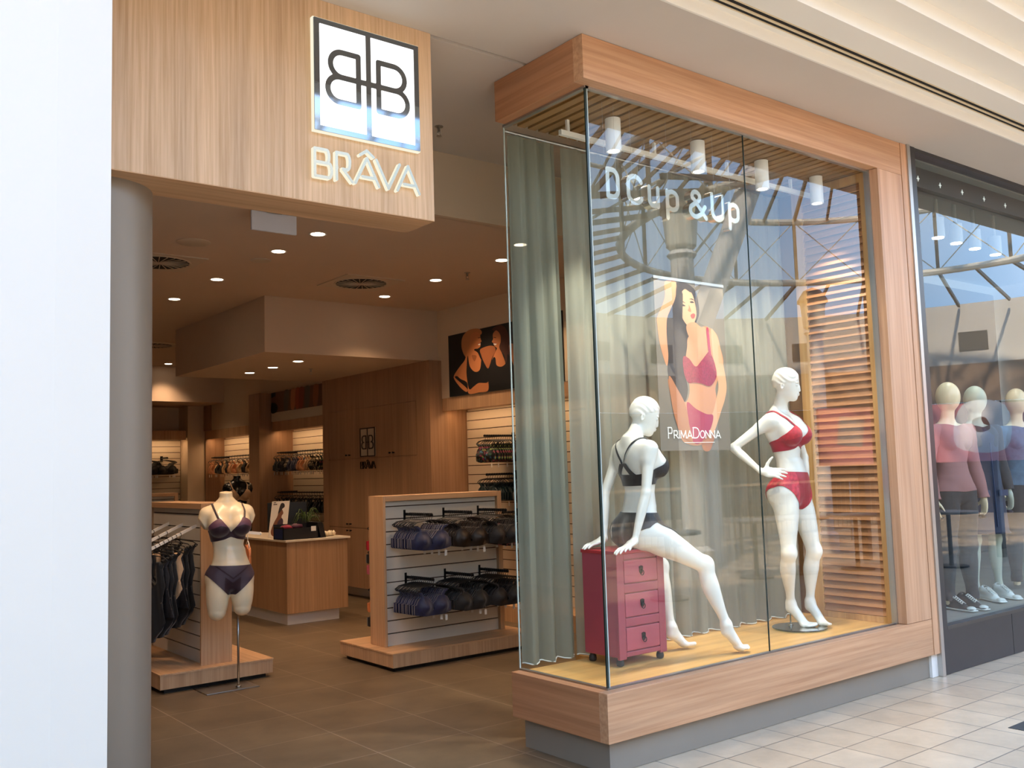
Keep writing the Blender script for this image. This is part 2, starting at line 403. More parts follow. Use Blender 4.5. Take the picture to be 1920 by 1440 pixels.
def polygonize(prims, lo, hi, h=0.004, B=8):
    """prims: (fn, k, mode) with mode '+' smooth union, '-' smooth cut. Sparse blocks, then surface nets."""
    lo = np.asarray(lo, float); H = h * B; nb = np.ceil((np.asarray(hi) - lo) / H).astype(int)
    bi = np.stack(np.meshgrid(*[np.arange(n) for n in nb], indexing='ij'), -1).reshape(-1, 3)
    cen = lo + (bi + 0.5) * H; R = H * 0.87
    per = [fn(cen) for fn, k, md in prims]
    def comb(vals, md_k):
        d = None
        for v, (k, md) in zip(vals, md_k):
            if d is None: d = v.copy()
            elif md == '+': d = smin(d, v, k)
            else: d = -smin(-d, v, k)
        return d
    D = comb(per, [(k, md) for _, k, md in prims])
    act = np.abs(D) < R * 1.35 + 0.01
    dims = nb * B + 1
    G = np.full(dims, 1.0, np.float32)
    inside = D < 0
    for b_ in bi[(~act) & inside]:
        G[b_[0]*B:b_[0]*B+B+1, b_[1]*B:b_[1]*B+B+1, b_[2]*B:b_[2]*B+B+1] = -1
    ab = bi[act]; off = np.stack(np.meshgrid(*[np.arange(B + 1)] * 3, indexing='ij'), -1).reshape(-1, 3)
    P = (lo + (ab[:, None, :] * B + off[None]) * h).reshape(-1, 3); no = len(off)
    d = None; idxa = np.where(act)[0]
    d = np.full(len(P), 1.0)
    for j, (fn, k, md) in enumerate(prims):
        near = per[j][idxa] < R * 1.3 + k + 0.03; sel = np.repeat(near, no)
        if not sel.any(): continue
        v = fn(P[sel])
        if md == '+': d[sel] = smin(d[sel], v, k)
        else: d[sel] = -smin(-d[sel], v, k)
    dd = d.reshape(len(ab), B + 1, B + 1, B + 1)
    for b_, v in zip(ab, dd):
        G[b_[0]*B:b_[0]*B+B+1, b_[1]*B:b_[1]*B+B+1, b_[2]*B:b_[2]*B+B+1] = v
    # surface nets
    S = G < 0
    c = S[:-1, :-1, :-1].astype(np.int8)
    tot = np.zeros(np.array(S.shape) - 1, np.int8)
    for dx in (0, 1):
        for dy in (0, 1):
            for dz in (0, 1):
                tot += S[dx:S.shape[0]-1+dx, dy:S.shape[1]-1+dy, dz:S.shape[2]-1+dz]
    cells = np.argwhere((tot > 0) & (tot < 8)); ci = -np.ones(tot.shape, int); ci[tuple(cells.T)] = np.arange(len(cells))
    acc = np.zeros((len(cells), 3)); cnt = np.zeros(len(cells))
    cor = [(0,0,0),(1,0,0),(0,1,0),(1,1,0),(0,0,1),(1,0,1),(0,1,1),(1,1,1)]
    val = [G[cells[:, 0]+a, cells[:, 1]+b, cells[:, 2]+c_] for a, b, c_ in cor]
    for i in range(8):
        for ax, st in ((0, 1), (1, 2), (2, 4)):
            if cor[i][ax] == 0:
                j = i + st; va, vb = val[i], val[j]; m_ = (va < 0) != (vb < 0)
                t = np.where(m_, va / (va - vb + 1e-12), 0); p = np.array(cor[i], float)[None] + np.eye(3)[ax][None] * t[:, None]
                acc[m_] += p[m_]; cnt[m_] += 1
    V = lo + (cells + acc / np.maximum(cnt, 1)[:, None]) * h
    Q = []
    for ax in range(3):
        sh = [slice(None)] * 3; s0 = list(sh); s1 = list(sh); s0[ax] = slice(0, -1); s1[ax] = slice(1, None)
        a, b = S[tuple(s0)], S[tuple(s1)]; e = np.argwhere(a != b); o1, o2 = [(1, 2), (2, 0), (0, 1)][ax]
        ok = (e[:, o1] > 0) & (e[:, o2] > 0) & (e[:, o1] < S.shape[o1] - 1) & (e[:, o2] < S.shape[o2] - 1); e = e[ok]
        flip = a[tuple(e.T)]
        def sh_(d1, d2):
            q = e.copy(); q[:, o1] += d1; q[:, o2] += d2; return ci[tuple(q.T)]
        q = np.stack([sh_(-1, -1), sh_(0, -1), sh_(0, 0), sh_(-1, 0)], 1); q[~flip] = q[~flip][:, ::-1]; Q.append(q)
    Q = np.vstack(Q); Q = Q[(Q >= 0).all(1)]
    return V, Q
def tris(Q): return np.vstack([Q[:, [0, 1, 2]], Q[:, [0, 2, 3]]])
def vnormals(V, F):
    n = np.zeros_like(V); fn = np.cross(V[F[:, 1]] - V[F[:, 0]], V[F[:, 2]] - V[F[:, 0]])
    for k in range(3): np.add.at(n, F[:, k], fn)
    return n / (np.linalg.norm(n, axis=1, keepdims=True) + 1e-12)
def relax(V, F, it=3, lam=0.5):
    for _ in range(it):
        s = np.zeros_like(V); c = np.zeros(len(V))
        for a, b in ((0, 1), (1, 2), (2, 0)):
            np.add.at(s, F[:, a], V[F[:, b]]); np.add.at(c, F[:, a], 1); np.add.at(s, F[:, b], V[F[:, a]]); np.add.at(c, F[:, b], 1)
        V = V + lam * (s / np.maximum(c, 1)[:, None] - V)
    return V
def mesh_obj(name, V, F, mats, parent=None, smooth=True, mi=None):
    me = bpy.data.meshes.new(name); me.from_pydata([tuple(p) for p in V.tolist()], [], [tuple(t) for t in np.asarray(F).tolist()] if not isinstance(F, list) else F)
    for M_ in (mats if isinstance(mats, (list, tuple)) else [mats]): me.materials.append(M_)
    if mi is not None: me.polygons.foreach_set('material_index', [int(i) for i in mi])
    if smooth: me.polygons.foreach_set('use_smooth', [True] * len(me.polygons))
    me.update(); o = bpy.data.objects.new(name, me); COL.objects.link(o)
    if parent: adopt(o, parent)
    return o
def garment(name, V, F, N, field, off, mats, parent, split=None, thick=0.0015):
    """cut a piece of the body's surface (field>0), lift it off the skin"""
    v, f, used = clip(V + N * off, F, field)
    n = vnormals(v, f); v2, fs = extrude_sheet(v, f, n * thick)
    mi = None
    if split is not None:
        c = np.array([v2[list(t)].mean(0) for t in fs]); mi = split(c)
    return mesh_obj(name, v2, fs, mats, parent, mi=mi)

class Fig:
    """a figure; frames: origin + lateral(x, to its left) + forward(y) + up(z) axes"""
    def __init__(s): s.p = []
    def add(s, fn, k=0.02, md='+'): s.p.append((fn, k, md)); return s
    @staticmethod
    def frame(o, fwd_deg, lean=0, tilt=0):
        a = math.radians(fwd_deg); f = np.array([math.cos(a), math.sin(a), 0]); u = np.array([0, 0, 1.0]); l = np.cross(u, f)   # l points to the figure's left
        t = math.radians(lean); f2 = f * math.cos(t) - u * math.sin(t); u2 = f * math.sin(t) + u * math.cos(t)
        t = math.radians(tilt); l2 = l * math.cos(t) - u2 * math.sin(t); u3 = l * math.sin(t) + u2 * math.cos(t)
        return np.asarray(o, float), np.stack([l2, f2, u3])
    @staticmethod
    def pt(fr, x, y, z): return fr[0] + x * fr[1][0] + y * fr[1][1] + z * fr[1][2]
    @staticmethod
    def loc(fr, P): return (P - fr[0]) @ fr[1].T
    def pelvis(s, fr):
        g = lambda *a: s.pt(fr, *a); side = fr[1][0]
        # origin of the pelvis frame: crotch
        s.add(s_loft(g(0, 0, 0.0), g(0, 0, 0.25), -side, [(0.0, .128, .082, -.005), (.16, .158, .098, -.008), (.35, .163, .101, -.008), (.6, .139, .089, 0), (.85, .112, .076, .002), (1, .098, .068, .002)], cap=.035), 0)
        for q in (-1, 1): s.add(s_ell(g(q * .075, -.055, .045), fr[1], (.082, .075, .088)), .05)
        s.add(s_ell(g(0, .045, .12), fr[1], (.09, .05, .09)), .05)
    def chest(s, fr, bust=1.0, neck=True, sh=0.165):
        g = lambda *a: s.pt(fr, *a); side = fr[1][0]
        # origin: waist
        s.add(s_loft(g(0, 0, -.04), g(0, 0, .36), -side, [(0, .093, .064, 0), (.15, .101, .071, 0), (.35, .119, .083, 0), (.6, .136, .093, 0), (.75, .140, .090, -.006), (.88, .122, .073, -.012), (1, .070, .054, -.018)], cap=.03), .045)
        for q in (-1, 1):
            s.add(s_ell(g(q * .074, .078, .182), fr[1], (.068 * bust, .070 * bust, .066 * bust)), .025)
            s.add(s_ell(g(q * .08, .05, .25), fr[1], (.06, .05, .06)), .05)
            s.add(s_ell(g(q * sh * .55, -.045, .25), fr[1], (.065, .045, .09)), .05)
            s.add(s_cone(g(q * .045, -.012, .322), g(q * sh, -.008, .290), .028, .042), .045)
    def neck_head(s, fr, hf, S=0.93):
        """hf: head frame at the head's centre"""
        b = s.pt(fr, 0, -.018, .34); A = hf[1]; g = lambda x, y, z: s.pt(hf, x * S, y * S, z * S)
        e = lambda x, y, z, rx, ry, rz, k, md='+': s.add(s_ell(g(x, y, z), A, (rx * S, ry * S, rz * S)), k * S, md)
        s.add(s_cone(b, g(0, -.022, -.07), .051, .041), .035)
        e(0, -.010, .028, .072, .092, .092, .02)          # skull
        e(0, .030, -.035, .055, .058, .078, .03)          # face
        e(0, .060, -.094, .021, .019, .019, .03)          # chin
        e(0, .020, -.072, .045, .050, .031, .02)          # jaw
        s.add(s_cone(g(0, .086, -.003), g(0, .093, -.036), .006 * S, .0082 * S), .012)   # nose
        e(0, .087, -.0395, .0135, .009, .006, .006)
        for q in (-1, 1):
            e(q * .030, .090, .004, .021, .013, .013, .012, '-')   # eye sockets
            e(q * .029, .072, .000, .0165, .0125, .0105, .003)     # closed lids
            e(q * .030, .075, .018, .022, .009, .005, .008)        # brow
            e(q * .0715, -.022, -.020, .007, .014, .025, .006)      # ears
            e(q * .0765, -.019, -.018, .005, .007, .014, .003, '-')
        e(0, .086, -.0585, .019, .0105, .0055, .004)      # lips
        e(0, .0850, -.0690, .0175, .0105, .0065, .004)
    def hair(s, hf, flow=1, S=0.93):
        """moulded short hair: a cap with combed ridges"""
        c, A = hf
        def cap(P):
            q = (P - c) @ A.T / S; x, y, z = q[:, 0], q[:, 1], q[:, 2]
            r = np.sqrt((x / .0765) ** 2 + ((y + .012) / .0975) ** 2 + ((z - .028) / .0985) ** 2)
            d = (r - 1) * .085
            yy = np.clip((y + .02) / .11, -1.0, 1.1)
            line = np.where(y > -.02, .002 + .046 * yy + .42 * np.clip(flow * x + .01, -.05, .05) * np.clip(yy, 0, 1), .002 + .055 * yy)
            w = z * 1.0 + y * .62 * np.abs(x) / .07 - flow * x * .55
            comb = .0020 * np.sin(w * 175) * np.clip((.105 - z) / .03, 0, 1) * np.clip((y + .10) / .05, .25, 1) + .0012 * np.sin(w * 71 + 1)
            return np.maximum(d - comb, (line - z) * .85) * S
        s.add(cap, .0025)
    def arm(s, sh, el, wr, r=1.0):
        up = nrm(np.asarray(el) - sh); side = np.cross(up, (0.3, 0.5, .8))
        s.add(s_cone(sh, sh + (np.asarray(el) - sh) * .25, .045 * r, .043 * r), .04)
        s.add(s_loft(sh, el, side, [(0, .041*r, .044*r), (.3, .040*r, .043*r), (.65, .035*r, .037*r), (1, .031*r, .032*r)]), .02)
        s.add(s_loft(el, wr, side, [(0, .031*r, .032*r), (.25, .034*r, .033*r), (.6, .028*r, .027*r), (.9, .0205*r, .022*r), (1, .021*r, .0225*r)]), .012)
    def hand(s, wr, fdir, ndir, thumb=1, curl=(10, 20, 15), spread=6, tdir=None, L=1.0):
        """fdir: along the fingers, ndir: out of the back of the hand, thumb: +1/-1 side"""
        f = nrm(fdir); n = nrm(np.asarray(ndir, float) - f * (np.asarray(ndir) @ f)); l = np.cross(n, f) * thumb
        wr = np.asarray(wr, float); pc = wr + f * .048 * L
        s.add(s_cone(wr, wr + f * .02, .021, .022), .01)
        s.add(s_ell(pc, np.stack([l, n, f]), (.037, .0145, .052)), .012)
        def rotd(v, ax, a): a = math.radians(a); return v * math.cos(a) + np.cross(ax, v) * math.sin(a) + ax * (ax @ v) * (1 - math.cos(a))
        for i, (o, ln, r) in enumerate([(.026, .070, .0085), (.009, .079, .0088), (-.009, .073, .0085), (-.025, .057, .0076)]):
            p = wr + f * (.085 - abs(o) * .25) * L + l * o; d = rotd(f, n, -thumb * (o / .026) * spread * -1); ax = np.cross(n, d); tot = 0
            for j, fr_ in enumerate((.45, .30, .25)):
                tot += curl[j]; dd = rotd(d, ax, tot); q = p + dd * ln * fr_ * L; s.add(s_cone(p, q, r * (1 - .09 * j), r * (.92 - .1 * j)), .004 if j else .008); p = q
        td = nrm(tdir if tdir is not None else (f * .62 + l * .78 - n * .1)); p = wr + f * .022 + l * .022
        q = p + td * .036; s.add(s_cone(p, q, .0145, .0105), .012); td2 = nrm(td + f * .35); q2 = q + td2 * .031; s.add(s_cone(q, q2, .0105, .0085), .004)
        s.add(s_cone(q2, q2 + nrm(td2 + f * .2) * .022, .0088, .0068), .003)
    def leg(s, hip, kn, an, fwd, r=1.0, kthigh=.05, tr=1.0):
        hip = np.asarray(hip, float); kn = np.asarray(kn, float); an = np.asarray(an, float)
        side = np.cross(fwd, nrm(hip - kn))
        s.add(s_loft(hip, kn, side, [(0, .080*r*tr, .086*r*tr, 0), (.25, .078*r*tr, .084*r*tr, -.003), (.55, .064*r, .069*r, -.004), (.85, .049*r, .053*r, 0), (1, .047*r, .050*r, 0)]), kthigh)
        f2 = nrm(np.asarray(fwd, float)); side2 = np.cross(fwd, nrm(kn - an))
        s.add(s_ell(kn + f2 * .008, np.stack([nrm(side2), nrm(np.cross(nrm(kn - an), nrm(side2))), nrm(kn - an)]), (.038*r, .042*r, .055*r)), .02)
        s.add(s_loft(kn, an, side2, [(0, .044*r, .047*r, 0), (.18, .046*r, .050*r, .010), (.36, .047*r, .053*r, .014), (.6, .037*r, .042*r, .010), (.85, .0265*r, .030*r, .003), (1, .027*r, .031*r, 0)]), .02)
    def foot(s, an, heel, ball, toe, nz_, toes=True):
        """an: ankle, heel, ball of the foot, toe tip; nz_: up out of the instep"""
        an, heel, ball, toe = [np.asarray(v, float) for v in (an, heel, ball, toe)]
        d = nrm(ball - heel); l = nrm(np.cross(np.asarray(nz_, float), d)); n = np.cross(d, l)
        s.add(s_cone(an, heel + n * .02, .029, .024), .02)
        s.add(s_ell(heel + n * .016, np.stack([l, d, n]), (.025, .026, .024)), .02)
        s.add(s_loft(heel + n * .022, ball + n * .01, l, [(0, .023, .022), (.4, .026, .024), (.8, .036, .017), (1, .040, .015)]), .02)
        s.add(s_cone(an, ball + n * .014, .027, .017), .025)
        td = nrm(toe - ball); up = np.array([0, 0, 1.0])
        s.add(s_ell(ball + up * .012, np.stack([l, td, np.cross(l, td)]), (.041, .028, .0135)), .015)
        if toes:
            Lt = np.linalg.norm(toe - ball)
            for i, (o, ln, r) in enumerate([(.026, 1.0, .0125), (.009, .95, .0092), (-.005, .86, .0086), (-.018, .75, .008), (-.030, .62, .0075)]):
                b0 = ball + l * o * toes + td * .012 + up * .011; s.add(s_cone(b0, ball + l * o * toes + td * (Lt * ln - r) + up * (r + .001), r, r), .005)
    def build(s, name, material, parent, h=0.004, lo=None, hi=None, it=2):
        V, Q = polygonize(s.p, lo, hi, h); F = tris(Q); V = relax(V, F, it, .45)
        o = mesh_obj(name, V, Q, material, parent); return o, V, F, vnormals(V, F)
# ------------------------------------------------------------------ the shell
def S(mb, name, mats, kind='structure', parent=None, **k):
    o = mb.build(name, mats, parent, **k)
    if parent is None: o['kind'] = kind
    return o
ZC, ZM = 3.282, 3.738            # shop ceiling, mall soffit
m_ = MB(); m_.box(-4.5, 2.97, .50, 13.2, -.06, 0.0); m_.box(-3.9, 0.045, -.35, .50, -.06, 0.0); S(m_, 'floor', shop_tile)
m_ = MB(); m_.box(-14, 26, -18, .12, -.07, -.002); m_.box(0.0, 9.5, .12, .50, -.07, -.002); S(m_, 'floor_mall', mall_tile)
m_ = MB(); m_.box(2.18, 2.385, -1.083, -.88, -.004, .0005); m_.box(4.21, 4.415, -1.083, -.88, -.004, .0005); S(m_, 'trim_11', darkpan)
m_ = MB(); m_.box(-8, -3.9, .12, .5, -.07, -.002); S(m_, 'floor_side', mall_tile)
# mall soffit with the tracked slot, shop ceiling, bulkheads
m_ = MB(); m_.box(-8, 9.5, -.48, .455, ZM, ZM + .06); m_.box(-8, 9.5, .485, 2.0, ZM, ZM + .06); S(m_, 'ceiling_entrance', soff_p)
m_ = MB(); m_.box(-8, 9.5, .455, .485, ZM + .03, ZM + .06); S(m_, 'trim_1', black)
m_ = MB(); m_.box(-4.5, 3.3, 1.942, 2.0, ZC, ZM); S(m_, 'wall_bulkhead', wall_p)
m_ = MB(); m_.box(-4.5, 3.0, 1.99, 11.6, ZC, ZC + .06); S(m_, 'ceiling', ceil_p)
m_ = MB(); m_.box(.583, 2.62, 5.325, 7.90, 2.723, ZC); S(m_, 'ceiling_dropped', ceil_p)
m_ = MB(); m_.box(-4.5, 2.62, 11.6, 12.9, 2.725, ZC + .05); S(m_, 'ceiling_rear', ceil_p)
m_ = MB(); m_.box(2.97, 3.05, .86, 13.2, 0, ZM); S(m_, 'wall_right', wall_p)
m_ = MB(); m_.box(-4.5, 3.05, 12.9, 13.0, 0, ZM); S(m_, 'wall_back', wall_p)
m_ = MB(); m_.box(-4.6, -4.5, .5, 13.2, 0, ZM + .1); S(m_, 'wall_left', wall_p)
# upper right wall over the display bays, flush with the pelmets
m_ = MB(); m_.box(2.62, 2.965, 1.99, 5.268, 2.300, ZC); m_.box(2.62, 2.965, 5.268, 7.825, 2.724, ZC); m_.box(2.62, 2.965, 7.825, 9.742, 2.300, ZC); m_.box(2.62, 2.965, 9.742, 10.12, 2.724, ZC); m_.box(2.62, 2.965, 10.12, 12.42, 2.300, ZC); S(m_, 'wall_right_upper', wall_p)
# outer upper walls and roof that keep the sky out of the shop
m_ = MB(); m_.box(-8.2, 9.7, -1.30, 13.6, 5.6, 5.7); S(m_, 'roof', taupe)
m_ = MB(); m_.box(-8.2, 9.7, 13.5, 13.6, 0, 5.7); m_.box(-8.2, -8.1, -1.3, 13.6, 0, 5.7); m_.box(9.6, 9.7, -1.3, 13.6, 0, 5.7); S(m_, 'wall_outer', taupe)
# ---- stepped mall cornice with the slot diffuser
corn = mat('cornice_paint', '#e9e5da', 0.65); dark = mat('slot_shade_black', '#0a0806', 0.8); cream = mat('diffuser_blade', '#d8c6a2', 0.5)
m_ = MB(); y, z = -.48, ZM
m_.box(-8, 9.5, y - .012, y, z - .004, z + .074)                                # first white riser
z1 = z + .066
m_.box(-8, 9.5, y - .265, y - .012, z1 + .03, z1 + .05)
m_.box(-8, 9.5, y - .050, y - .012, z1, z1 + .05); m_.box(-8, 9.5, y - .265, y - .125, z1, z1 + .05)
yy, zz = y - .265, z1
for i in range(4):
    m_.box(-8, 9.5, yy - .035, yy, zz, zz + .11); zz += .085; m_.box(-8, 9.5, yy - .20, yy - .035, zz, zz + .04); yy -= .20
m_.box(-8, 9.5, yy - .03, yy, zz, zz + .36)
S(m_, 'trim_2', corn)
m_ = MB(); m_.box(-8, 9.5, y - .125, y - .050, z1 + .002, z1 + .03); S(m_, 'trim_3', dark)  # near-black filler strip, stands for the shade inside the slot
m_ = MB(); m_.box(-8, 9.5, y - .094, y - .080, z1 - .004, z1 + .02); m_.box(-8, 9.5, y - .055, y - .048, z1 - .002, z1 + .02); m_.box(-8, 9.5, y - .130, y - .121, z1 - .002, z1 + .02); S(m_, 'trim_4', cream)
YU = yy - .03
upw = mat('upper_wall_cream', '#e6dccb', 0.7)
m_ = MB(); m_.box(-8, 9.5, YU + .03, YU + .12, zz + .36, 5.7); S(m_, 'wall_upper', upw)
# ---- white pillar beside the camera, with a chamfered corner
m_ = MB(); P_ = [(-4.2, -.90), (-2.70, -.90), (-2.56, -.872), (-2.56, .10), (-4.2, .10)]
m_.prism(P_, lambda u, v, w: (u, v, w), ZM)
S(m_, 'wall_pillar', white_p)
# ---- round taupe column under the sign
m_ = MB(); m_.lathe([(.24, 0), (.24, 2.755)], (-2.182, .782, 0), 64); o = S(m_, 'column', colmn); smooth_angle(o)
tag(o, kind='structure')
# ---- shop front sign box
SX, SY0, SY1, SZ0, SZ1 = -.641, .447, .718, 2.758, ZM
sg = empty('shop_sign', (-2.2, .447, 2.758), 'pale oak fascia box over the entrance with mirrored square emblem and lit BRÂVA letters', 'sign')
m_ = MB(); m_.box(-3.9, SX, SY0, SY1, SZ0, SZ1); m_.build('fascia_box', oak, sg, bevel=.002)
m_ = MB(); m_.box(-3.9, SX - .001, SY0 + .001, SY1 - .001, SZ0 - .003, SZ0 + .001); m_.build('fascia_underside', oak_x, sg)
# emblem: mirrored square, two lit panels, mirrored twin B
def arcpts(*a): return arc(*a)
def B_lines(x0, s, top, mid, bot, xt, xl):
    """centre lines of one B; s=+1 opens right"""
    rt, rl = (top - mid) / 2, (mid - bot) / 2
    up = [(x0, top)] + [(x0 + s * (abs(xt - x0) - rt) + s * rt * math.cos(math.radians(a)), (top + mid) / 2 + rt * math.sin(math.radians(a))) for a in range(90, -91, -12)]
    lo = [(x0 + s * (abs(xl - x0) - rl) + s * rl * math.cos(math.radians(a)), (mid + bot) / 2 + rl * math.sin(math.radians(a))) for a in range(90, -91, -12)] + [(x0, bot)]
    return [up, lo, [(x0, top), (x0, bot)]]
def emblem(parent, cx, cz, k, y, lit=True, mk=None, mw=None, base=None):
    """k scales the emblem; faces -Y at y"""
    Bs = B_lines(.055 * k, 1, .122 * k, 0, -.122 * k, .203 * k, .218 * k) + B_lines(-.055 * k, -1, .122 * k, 0, -.122 * k, -.203 * k, -.218 * k)
    Bs = [[(px, pz + .008 * k) for px, pz in l] for l in Bs]; bar = [[(-.15 * k, .008 * k), (.15 * k, .008 * k)]]
    def stroke(x, z): return .0135 * k - np.min([seg2(x, z, l) for l in Bs + bar], axis=0)
    def panels(x, z): return np.minimum(np.minimum(np.abs(x) - .0135 * k, .259 * k - np.abs(x)), .246 * k - np.abs(z - .0))
    h = .0045 * k
    bb = (-.30 * k, .30 * k, -.30 * k, .30 * k)
    w = shape2(lambda x, z: np.minimum(panels(x, z), -stroke(x, z)), bb, h, .004)
    fr = shape2(lambda x, z: np.maximum(np.minimum(np.minimum(.287 * k - np.abs(x), .270 * k - np.abs(z)), -panels(x, z)), np.minimum(stroke(x, z), .28 * k - np.abs(x))), bb, h, .005)
    for m_, nm, M_, dy in ((w, 'lit_panel', mw, .001), (fr, 'mirror_face', mk, 0)):
        m_.v = [(vx + cx, vy + y + dy, vz + cz) for vx, vy, vz in m_.v]; m_.build(nm, M_, parent, fix=False)
    if base:
        b = MB(); b.box(cx - .290 * k, cx + .290 * k, y + .005, y + .030, cz - .274 * k, cz + .274 * k); b.build('lit_edge', base, parent)
litw = emat('lit_acrylic_panel', (1.0, 1.0, 1.0), 1.6); lite = emat('lit_acrylic_edge', (1.0, .93, .72), 1.0)
emblem(sg, -1.0265, 3.360, 1.0, .413, mk=mat('smoked_mirror', '#8289908'[:7], .05, metal=1.0), mw=litw, base=lite)
# BRÂVA letters: stencil strokes
def letter(lines, x0, z0, h, w, y, parent, M_, depth=.02, wd=.013, name='letter', edge=None, step=.0028, gap=None):
    L_ = [[(x0 + px * w, z0 + pz * h) for px, pz in l] for l in lines]
    def f(x, z): 
        v = wd / 2 - np.min([seg2(x, z, l) for l in L_], axis=0)
        if gap is not None:
            for gx, gz, gr in gap: v = np.minimum(v, np.hypot(x - x0 - gx * w, z - z0 - gz * h) - gr)
        return v
    xs = [p[0] for l in L_ for p in l]; zs = [p[1] for l in L_ for p in l]
    m_ = shape2(f, (min(xs) - wd, max(xs) + wd, min(zs) - wd, max(zs) + wd), step, depth)
    n = len(m_.f)
    m_.v = [(vx, vy + y, vz) for vx, vy, vz in m_.v]
    V = np.array(m_.v); mi = []
    for t in m_.f: mi.append(0 if (V[list(t), 1] < y + 1e-5).all() else 1)
    m_.mi = mi
    return m_.build(name, [M_, edge or M_], parent, fix=False)
def bowl(x0, xr, zt, zb, n=9):
    r = (zt - zb) / 2; return [(x0, zt)] + [(xr - r * .55 + r * .55 * math.cos(a), (zt + zb) / 2 + r * math.sin(a)) for a in [PI / 2 - PI * i / n for i in range(n + 1)]] + [(x0, zb)]
GL = {'B': [[(0, 0), (0, 1)], bowl(0, .85, 1, .52), bowl(0.12, 1.0, .52, 0), [(0, 0), (.2, 0)]],
      'R': [[(0, 0), (0, 1)], bowl(0, .85, 1, .42), [(.40, .42), (1, 0)]],
      'A': [[(0, 0), (.5, 1)], [(.5, 1), (1, 0)], [(.30, .28), (.80, .28)]],
      'Â': [[(0, 0), (.5, 1)], [(.5, 1), (1, 0)], [(.30, .28), (.80, .28)], [(.22, 1.08), (.5, 1.28), (.78, 1.08)]],
      'V': [[(0, 1), (.5, 0)], [(.5, 0), (1, 1)]],
      'P': [[(0, 0), (0, 1)], bowl(0, .85, 1, .45)],
      'I': [[(0, 0), (0, 1)]],
      'M': [[(0, 0), (.08, 1)], [(.08, 1), (.5, .1)], [(.5, .1), (.92, 1)], [(.92, 1), (1, 0)]],
      'D': [[(0, 0), (0, 1)], [(0, 1), (.4, 1)] + arc(.4, .5, .6, .5, 90, -90) + [(0, 0)]],
      'O': [arc(.5, .5, .5, .5, 0, 360, 24)],
      'N': [[(0, 0), (0, 1)], [(0, 1), (1, 0)], [(1, 0), (1, 1)]],
      'C': [arc(.5, .5, .5, .5, 45, 315, 20)],
      'U': [[(0, 1), (0, .35)] + arc(.5, .35, .5, .35, 180, 360, 12) + [(1, 1)]]}
BR = [('B', -1.313, .085, None), ('R', -1.202, .082, [(.22, .42, .010)]), ('Â', -1.104, .128, [(.25, .20, .006)]), ('V', -.988, .130, None), ('A', -.873, .126, [(.25, .20, .006)])]
for g_, x_, w_, gp in BR:
    letter(GL[g_], x_, 2.872, .130, w_, .418, sg, chromew, .024, .0145, 'letter', edge=lite, gap=gp)
# ---- display window box: timber frame, plinth, panes
wb = empty('window_1', (0, 0, 0), kind='structure')
T0, T1 = 3.500, ZM
m_ = MB(); m_.box(0, 3.05, 0, .075, T0, T1 - .002); m_.build('frame_head', frame_w, wb, bevel=.0015)
m_ = MB(); m_.box(0, .075, .075, .756, T0, T1 - .002); m_.build('frame_head_return', frame_y, wb, bevel=.0015)
m_ = MB(); m_.box(0, 3.05, 0, .06, .156, .395); m_.build('frame_sill', frame_w, wb, bevel=.0015)
m_ = MB(); m_.box(0, .06, .06, .756, .156, .395); m_.build('frame_sill_return', frame_y, wb, bevel=.0015)
m_ = MB(); m_.box(2.735, 3.045, -.002, .075, .398, T0 - .002); m_.build('frame_post', frame_z, wb, bevel=.0015)
m_ = MB(); m_.box(.04, 3.05, .04, .70, 0, .156); m_.build('kickboard', taupe, wb)
m_ = MB(); m_.box(.055, 2.98, .055, .772, .156, .386); m_.box(.60, 2.98, .772, .90, .156, .386); m_.build('platform', plat_w, wb)
m_ = MB(); m_.box(.08, 2.74, .08, .754, T0 + .02, T0 + .05); m_.build('window_ceiling', mat('slatted_timber_soffit', '#8f6a40', 0.55, wood=('y', '#6d4d2b', 1.0)), wb)
sl = MB()
for i in range(34): sl.box(.08 + i * .08, .08 + i * .08 + .055, .09, .752, T0 + .004, T0 + .02)
sl.build('soffit_slats', mat('slatted_timber', '#a37c4c', 0.5, wood=('y', '#86602f', 1.0)), wb)
m_ = MB(); m_.box(.075, 2.735, .072, .095, .388, .400); m_.box(.072, .095, .075, .78, .388, .400); m_.box(.075, 2.735, .070, .098, T0 - .012, T0 + .002); m_.box(.070, .098, .07, .78, T0 - .012, T0 + .002)
m_.box(2.722, 2.737, .060, .100, .395, T0); m_.build('glazing_channel', alu, wb)
GY = .083
def pane(name, x0, x1, y0, y1, z0, z1, M_, parent):
    m_ = MB(); m_.add([(x0, y0, z0), (x1, y1, z0), (x1, y1, z1), (x0, y0, z1)], [(0, 1, 2, 3)]); return m_.build(name, M_, parent, fix=False)
JX = 1.383
pane('glass_pane', .094, JX - .002, GY, GY, .400, T0 - .01, glass, wb)
pane('glass_pane', JX + .002, 2.722, GY, GY, .400, T0 - .01, glass, wb)
pane('side_glass_pane', .083, .083, GY + .011, .780, .400, T0 - .01, glass_s, wb)
ge = mat('dark_glass_edge', '#20302c', 0.15); gw = mat('pale_glass_edge', '#b9c6bf', 0.1, emit='#cfd8cf', es=.0)
m_ = MB(); m_.box(.078, .090, GY - .006, GY + .004, .400, T0 - .01); m_.box(JX - .002, JX + .002, GY - .004, GY + .004, .400, T0 - .01); m_.build('glass_joint', ge, wb)
m_ = MB(); m_.box(.090, .097, GY - .005, GY + .003, .400, T0 - .01); m_.box(.079, .086, .780, .786, .400, T0 - .01); m_.build('glass_edge', gw, wb)
